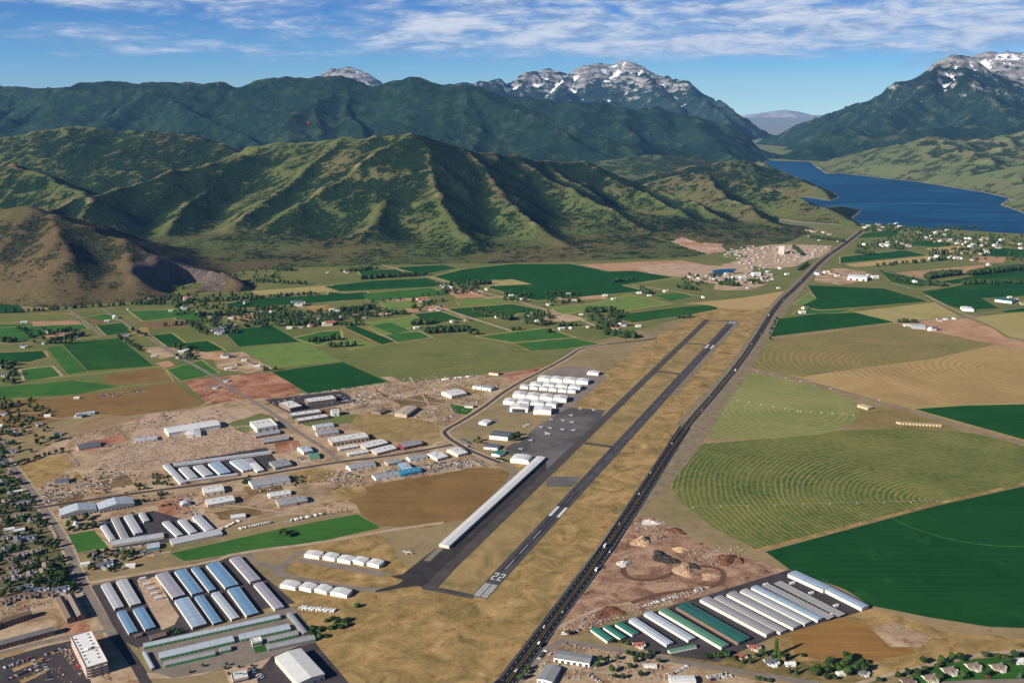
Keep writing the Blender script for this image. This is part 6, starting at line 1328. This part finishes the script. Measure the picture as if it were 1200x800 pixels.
park('by the roadside workshops', (350,536), (362,544), 7, 'wwsd', jit=.5); park('by the roadside workshops', (300,577), (330,571), 10, 'wsdd', jit=.4); park('by the roadside workshops', (478,540), (555,545), 22, 'wwwsd', jit=.7); park('by the roadside workshops', (490,548), (560,540), 20, 'wwwsd', jit=.7); park('by the roadside workshops', (410,556), (425,560), 6, 'wwsd', jit=.6); park('by the roadside workshops', (452,552), (458,560), 5, jit=.6)
park('beside the bright pasture', (256,622), (280,610), 9, 'wwwws', ('trailer', 'van'), jit=.8, s=.8); park('beside the bright pasture', (280,620), (318,612), 14, 'wwwws', ('trailer', 'van'), jit=.8, s=.8); park('beside the bright pasture', (333,612), (380,602), 20, 'wwwws', ('trailer', 'car'), jit=.6, s=.9)
park('by the airport road bend', (540,514), (552,520), 8, 'wdsb'); park('at the airport road bend', (545,521), (556,527), 7, 'wdd')
park('by the bottom edge shop', (828,794), (852,789), 9, 'wwsd', jit=.5); park('by the bottom edge shop', (832,797), (858,792), 9, 'wsdd', jit=.5); park('by the bottom edge shop', (784,793), (806,780), 9, 'wwsd'); park('by the green-roofed storage blocks', (672,742), (680,738), 4, 'dsw'); park('by the highway junction workshop', (629,775), (640,762), 6, 'ddsw', jit=.5); park('by the highway junction workshop', (674,776), (690,780), 5, 'dwt', jit=.9); park('by the highway junction workshop', (690,790), (704,800), 9, 'dtws', jit=.9)
park('in the drive of the right-hand tan-roofed house', (1156,792), (1160,795), 2, 'r', ('car',), skip=0)
park('along the pit edge', (755,710), (830,688), 22, 'wwstd', jit=.9); park('along the pit edge', (765,706), (800,697), 8, 'yws', jit=.9)
park('on the round fields side road', (880,433), (1040,472), 9, 'wsw', ('car',), rot=0, jit=.02, skip=.3)
for i, (x, y) in enumerate(((167,679),(172,685.5),(177,691),(181,696.5),(185.5,702))):
    o = vehicle('van', 'white', G(x, y, .36), .55, 1.35); reg(o, x + i * .01, 'in the storage gravel strip', 'white camper van', 'white camper vans', 'van')
for x, y, lb in ((945,699,'white coach parked on the open canopy strip, largest there'),(923,687,'white camper parked higher up beside the open canopies'),(974,714,'white camper at the lower end of the open canopies'),(897,686,'white camper at the upper end of the left canopy'),(972,722,'white van just outside the left canopy')):
    o = vehicle('van', 'white', G(x, y, .3), .45, 1.3); o.location.z = 4.25 if x in (945, 923, 974) else .3
    if o.location.z > 1: 
        o.location = G(x, y, .3); o.location += Vector((9, 8, 0))
    tag(o, lb, 'van')
o = vehicle('van', 'white', G(662,743,.3), .2, 1.4); tag(o, 'white box trailer standing at the highway junction', 'trailer')
# glider trailers on the dry field
for i in range(15):
    p = G(353 + i * 2.75, 712 + i * .28 + (i % 2) * .6, .1); o = vehicle('trailer', 'white', p, 1.0 + (.25 if i % 3 else -.1), .95); reg(o, 353 + i, 'below the row of four hangars', 'white trailer', 'white trailers', 'trailer')
# planes
def plane_proto():
    t = empty('light_aircraft')
    V = []; Fq = []; n = 8; st = ((-4, .1, .9), (-3.6, .5, 1.0), (-2, .62, 1.1), (0, .6, 1.2), (2.5, .3, 1.25), (4, .1, 1.35))
    for x, r_, z in st: V += [(x, r_ * math.cos(6.283 * k / n), z + r_ * math.sin(6.283 * k / n)) for k in range(n)]
    for l in range(len(st) - 1): Fq += [(l * n + k, l * n + (k + 1) % n, (l + 1) * n + (k + 1) % n, (l + 1) * n + k) for k in range(n)]
    mesh_obj('fuselage', V, Fq, PAINT['white'], t); boxes('wing', [(-1.5, .1, -5.4, 5.4, 1.75, 1.9)], PAINT['white'], t); boxes('tailplane', [(3.3, 4.1, -1.7, 1.7, 1.35, 1.43)], PAINT['white'], t); boxes('fin', [(3.2, 4.1, -.06, .06, 1.45, 2.7)], PAINT['blue'], t); boxes('canopy', [(-1.6, -.2, -.5, .5, 1.5, 1.74)], GLS, t)
    for y in (-1.1, 1.1): boxes('wheel', [(-.5, 0, y - .1, y + .1, 0, .5)], TYRE, t)
    boxes('strut', [(-.4, -.2, -1.1, 1.1, .45, .55)], W_GRY, t)
    return t
AP = [(615,500),(618,498),(634,501),(645,502),(659,503.5),(672,504.5),(660,493),(670,495),(680,479.5),(696,481),(610,526.5),(622,516.5),(646,492),(669,487)]
for i, (x, y) in enumerate(AP):
    o = place('plane', plane_proto, G(x, y, .36), [.6, 2.3, -.9][i % 3], 1.25); reg(o, x, 'parked on the grey apron', 'white light aircraft', 'white light aircraft', 'aircraft')
for x, y, lb, s, r_ in ((642,509,'largest white aircraft in the middle of the apron',1.9,.5),(478,648,'white glider lying on the dry field left of the long hangar',1.6,1.2)): 
    o = place('plane', plane_proto, G(x, y, .36), r_, s); tag(o, lb, 'aircraft')
# clutter in the yards: pallets of stone, crates, scrap
def clutter(name, label, polys, cols, seed, smin=.8, smax=2.6, hmax=1.8, rows_=False, cat='clutter'):
    r_ = random.Random(seed); V = []; Fq = []; mi = []
    for poly, n in polys:
        W = [G(*p) for p in poly]; xs = [p.x for p in W]; ys = [p.y for p in W]; k = 0; g = 0
        while k < n and g < n * 20:
            g += 1; x = r_.uniform(min(xs), max(xs)); y = r_.uniform(min(ys), max(ys)); ins = False
            if rows_: q = round((x * -.34 + y * .94) / 13) * 13; dd = q - (x * -.34 + y * .94); x += -.34 * dd; y += .94 * dd
            for a, b in zip(W, W[1:] + W[:1]):
                if (a.y > y) != (b.y > y) and x < (b.x - a.x) * (y - a.y) / (b.y - a.y) + a.x: ins = not ins
            if not ins or blocked(Vector((x, y, 0)), 1.5): continue
            k += 1; sx, sy, h = r_.uniform(smin, smax), r_.uniform(smin, smax), r_.uniform(.5, hmax); a = r_.uniform(0, 1.6) if not rows_ else .35; c_, s_ = math.cos(a), math.sin(a)
            v, f = box_vf(-sx, sx, -sy, sy, .1, h, k=len(V)); V += [(x + px_ * c_ - py_ * s_, y + px_ * s_ + py_ * c_, pz) for px_, py_, pz in v]; Fq += f; m_ = r_.randrange(len(cols)); mi += [m_] * len(f)
    return tag(mesh_obj(name, V, Fq, cols, None, mi), label, cat, kind='stuff')
STN = [flat(f'stone_{i}', c) for i, c in enumerate(((.34, .24, .16), (.42, .33, .25), (.25, .18, .13), (.36, .31, .25), (.30, .20, .15)))]
SCR = [flat(f'scrap_{i}', c) for i, c in enumerate(((.33, .33, .33), (.10, .10, .11), (.25, .17, .12), (.36, .33, .30), (.16, .05, .04), (.06, .12, .2)))]
clutter('stone_pallets', 'rows of stacked stone and timber pallets in the pale yard', [([(150,515),(190,505),(300,500),(318,522),(200,545),(130,550)], 800), ([(75,512),(160,494),(165,502),(82,523)], 210), ([(100,545),(190,520),(190,545),(120,560)], 220)], STN, 1, .9, 2.4, 1.9, True)
clutter('yard_scrap', 'scattered scrap, crates and machines in the yards', [([(45,575),(60,560),(130,550),(170,555),(150,570),(60,590)], 240), ([(110,463),(170,456),(172,460),(112,467)], 70), ([(160,497),(200,480),(215,485),(185,505)], 90), ([(200,495),(260,480),(275,490),(240,500)], 50), ([(405,455),(500,440),(560,442),(590,450),(560,475),(520,500),(430,480)], 520), ([(370,470),(440,462),(430,482),(400,482)], 60), ([(200,583),(245,575),(240,610),(205,600)], 90), ([(440,552),(560,536),(570,545),(480,558),(445,562)], 240), ([(340,560),(400,552),(395,562),(345,570)], 60), ([(100,648),(185,636),(190,648),(110,662)], 100), ([(232,452),(290,446),(270,462),(240,464)], 50), ([(380,560),(420,550),(430,570),(390,575)], 60)], SCR, 2, .7, 2.2, 2.0)
clutter('pit_rubble', 'rubble, timber and scrap strewn over the excavation ground', [([(650,738),(700,715),(738,722),(690,736)], 150), ([(745,612),(775,606),(790,625),(760,640),(745,630)], 140), ([(735,712),(830,684),(835,690),(745,720)], 160), ([(800,640),(870,640),(875,662),(820,665)], 90), ([(620,790),(660,752),(760,772),(800,795),(700,798)], 200)], STN + SCR[:3], 3, .5, 1.9, 1.5)
clutter('construction_rubble', 'building materials scattered around the unfinished apartment block', [([(70,760),(90,790),(130,798),(128,788),(105,786),(84,752)], 110), ([(0,770),(30,798),(90,799),(60,770)], 60), ([(0,712),(60,702),(62,708),(0,722)], 90)], STN + SCR, 4, .4, 1.2, 1.3)
clutter('quarry_machinery', 'pale heaps and machinery across the quarry works', [([(830,285),(880,288),(970,290),(960,302),(880,318),(850,300)], 240), ([(800,322),(905,320),(905,332),(820,332)], 80)], [STN[3], STN[1], SCR[3], SCR[0]], 5, 3, 8, 7)
# heaps in the excavation ground
def heap(label, x, y, r_, h, mat, seed, sx=1.5):
    rs_ = np.random.RandomState(seed); n = 22; V = [(0, 0, h)]; Fq = []; rings_ = 7
    for l in range(1, rings_ + 1):
        for k in range(n):
            a = 6.283 * k / n; q = l / rings_; w_ = r_ * q * (1 + .22 * math.sin(a * 3 + seed) + rs_.uniform(-.09, .09)); V.append((w_ * math.cos(a) * sx, w_ * math.sin(a), max(0, h * (1 - q) ** .85 * (1 + rs_.uniform(-.3, .3))) - (.3 if l == rings_ else 0)))
    Fq += [(0, 1 + k, 1 + (k + 1) % n) for k in range(n)]
    for l in range(rings_ - 1): Fq += [(1 + l * n + k, 1 + (l + 1) * n + k, 1 + (l + 1) * n + (k + 1) % n, 1 + l * n + (k + 1) % n) for k in range(n)]
    o = mesh_obj('dirt_heap', V, Fq, mat); o.location = G(x, y, .28); o.rotation_euler = (0, 0, .4 + seed * .7); tag(o, label, 'heap', 'heaps in the excavation ground')
HT = dirtmat('heap_tan', [L(150, 116, 88), L(186, 154, 124), L(204, 176, 146)], 1/8, 1/2); HD = dirtmat('heap_dark', [L(44, 40, 38), L(66, 60, 56), L(84, 76, 70)], 1/6, 1/2); HB = dirtmat('heap_brown', [L(84, 56, 44), L(112, 78, 60), L(140, 104, 82)], 1/8, 1/2); HR = flat('heap_rubble', (.48, .45, .42), var=.4, sc=1/2)
for i, a in enumerate((('big tan heap at the upper left of the excavation ground',752,634,16,7,HT),('dark grey gravel heap, left of two in the middle of the pit',775,652,15,6,HD),('dark grey gravel heap, right of two in the middle of the pit',784,656,13,5,HD),('small pale heap right of the upper tan one',798,644,10,5,HT),('small round rubble heap nearest the highway',731,660,10,4,HR),('broad tan heap in the lower middle of the pit',802,668,17,5,HT),('dark scrap heap beside the broad tan one',812,663,9,4,HD),('pale rubble heap at the top of the pit',762,612,12,4,HR),('low pale heap at the loop of the pit track',832,675,11,3,HT),('brown mound near the right side of the pit',852,655,15,6,HB),('small brown mound at the right corner of the pit',866,656,8,4,HB),('brown mound behind the dark grey heaps',792,622,13,3,HB),('dark red-brown mulch heap by the green-roofed blocks',716,716,15,4,HB),('second mulch heap next to the red machine',706,720,11,3,HB))): heap(*a, seed=i + 1)
road('pit_track', [(735,655),(728,672),(745,680),(775,678),(790,670),(815,662),(845,665),(850,678),(835,688),(800,692),(770,696),(740,706)], 9, dirtmat('pit_track_soil', [L(96, 70, 56), L(116, 86, 70)], 1/20), .33, 3)
# round-field irrigator, hay
def irrigator(label, P0, P1, n):
    a = G(*P0); b = G(*P1); d = b - a; Ln = d.length; t = empty('irrigation_pivot', a, math.atan2(d.y, d.x)); tag(t, label, 'irrigator')
    boxes('pipe', [(0, Ln, -.10, .10, 3.6, 3.85)], PAINT['tan'], t); pr = None
    for i in range(n + 1):
        if pr is None: pr = mesh_obj('wheel_tower', [(-2.2, -.1, 0), (-1.8, .1, 0), (0, 0, 3.6), (2.2, -.1, 0), (1.8, .1, 0), (.3, 0, 3.6)], [(0, 1, 2), (3, 5, 4), (0, 2, 5, 3)], PAINT['tan'], t); q = pr
        else: q = pr.copy(); C.objects.link(q); q.parent = t
        q.location = (Ln * i / n, 0, 0)
irrigator('long silver irrigation pivot across the big ringed green field', (1099,588), (812,595), 9)
irrigator('silver irrigation arm across the light green round field', (935,482), (864,470), 5)
irrigator('silver irrigation arm reaching right across the light green round field', (938,482.5), (1000,487), 5)
HAY = flat('hay', (.48, .38, .22), var=.25)
for i in range(13):
    p = G(1054 + i * 3.9, 496.5 + i * .22, .2); o = boxes('hay_stack', [(-4, 4, -7, 7, 0, 4)], HAY); o.location = p; o.rotation_euler = (0, 0, .5); bm = bmesh.new(); bm.from_mesh(o.data); bmesh.ops.bevel(bm, geom=bm.edges[:], offset=.5, segments=1, affect='EDGES'); bm.to_mesh(o.data); bm.free()
    reg(o, 1054 + i, 'in the line beside the side road', 'pale hay stack', 'pale hay stacks', 'hay stack')
o = boxes('hay_stack', [(-9, 9, -16, 16, 0, 6)], HAY); o.location = G(1013.5, 478); o.rotation_euler = (0, 0, .55); tag(o, 'large tan hay stack at the edge of the light green round field', 'hay stack')
# the crane lift beside the apartment block
t = empty('red_lift', G(91, 781)); tag(t, 'tall red boom lift at the left side of the apartment block', 'boom lift'); boxes('chassis', [(-3, 3, -1.5, 1.5, .3, 2.2)], PAINT['red'], t)
mesh_obj('boom', [(-.3, -.3, 2), (.3, -.3, 2), (.3, .3, 2), (-.3, .3, 2), (-3.3, 1, 16), (-2.8, 1, 16), (-2.8, 1.5, 16), (-3.3, 1.5, 16)], [(0, 1, 5, 4), (1, 2, 6, 5), (2, 3, 7, 6), (3, 0, 4, 7), (4, 5, 6, 7)], PAINT['red'], t); boxes('cage', [(-4, -2.2, .5, 2, 16, 17.2)], PAINT['red'], t)
# hot-air balloon far over the hills
bp_ = PD(362, 145, 5200); t = empty('hot_air_balloon', (bp_[0], bp_[1], bp_[2] - 14)); tag(t, 'tiny dark red hot-air balloon floating before the green mountains', 'balloon')
BP = flat('balloon_cloth', (.20, .03, .05)); pr = [(0, 24.5), (4, 24), (7.4, 21.5), (9, 17.5), (8.6, 13.5), (6, 8.5), (3, 4.5), (1.6, 3.2)]; V = []; Fq = []; n = 16
for r_, z in pr: V += [(r_ * math.cos(6.283 * k / n), r_ * math.sin(6.283 * k / n), z) for k in range(n)]
for l in range(len(pr) - 1): Fq += [(l * n + k, l * n + (k + 1) % n, (l + 1) * n + (k + 1) % n, (l + 1) * n + k) for k in range(n)]
mesh_obj('envelope', V, Fq, BP, t, None, True); boxes('basket', [(-.9, .9, -.9, .9, 0, 1.2)], WOOD, t); boxes('rope', [(s1 * .85 - .05, s1 * .85 + .05, s2 * .85 - .05, s2 * .85 + .05, 1.2, 3.6) for s1 in (-1, 1) for s2 in (-1, 1)], W_GRY, t)
# utility poles by the frontage road
def pole_proto():
    t = empty('utility_pole'); boxes('post', [(-.16, .16, -.16, .16, 0, 11)], BARK, t); boxes('crossarm', [(-1.3, 1.3, -.27, -.165, 9.8, 10.05)], BARK, t); return t
for i, (x, y) in enumerate(((652,752),(682,757),(727,765),(756,768),(806,777),(860,786),(915,795))): 
    o = place('pole', pole_proto, G(x, y), .3); reg(o, x, 'along the frontage road', 'wooden utility pole', 'wooden utility poles', 'pole')
finish_labels()
print('vehicles', NV[0], 'objects', len(bpy.data.objects))
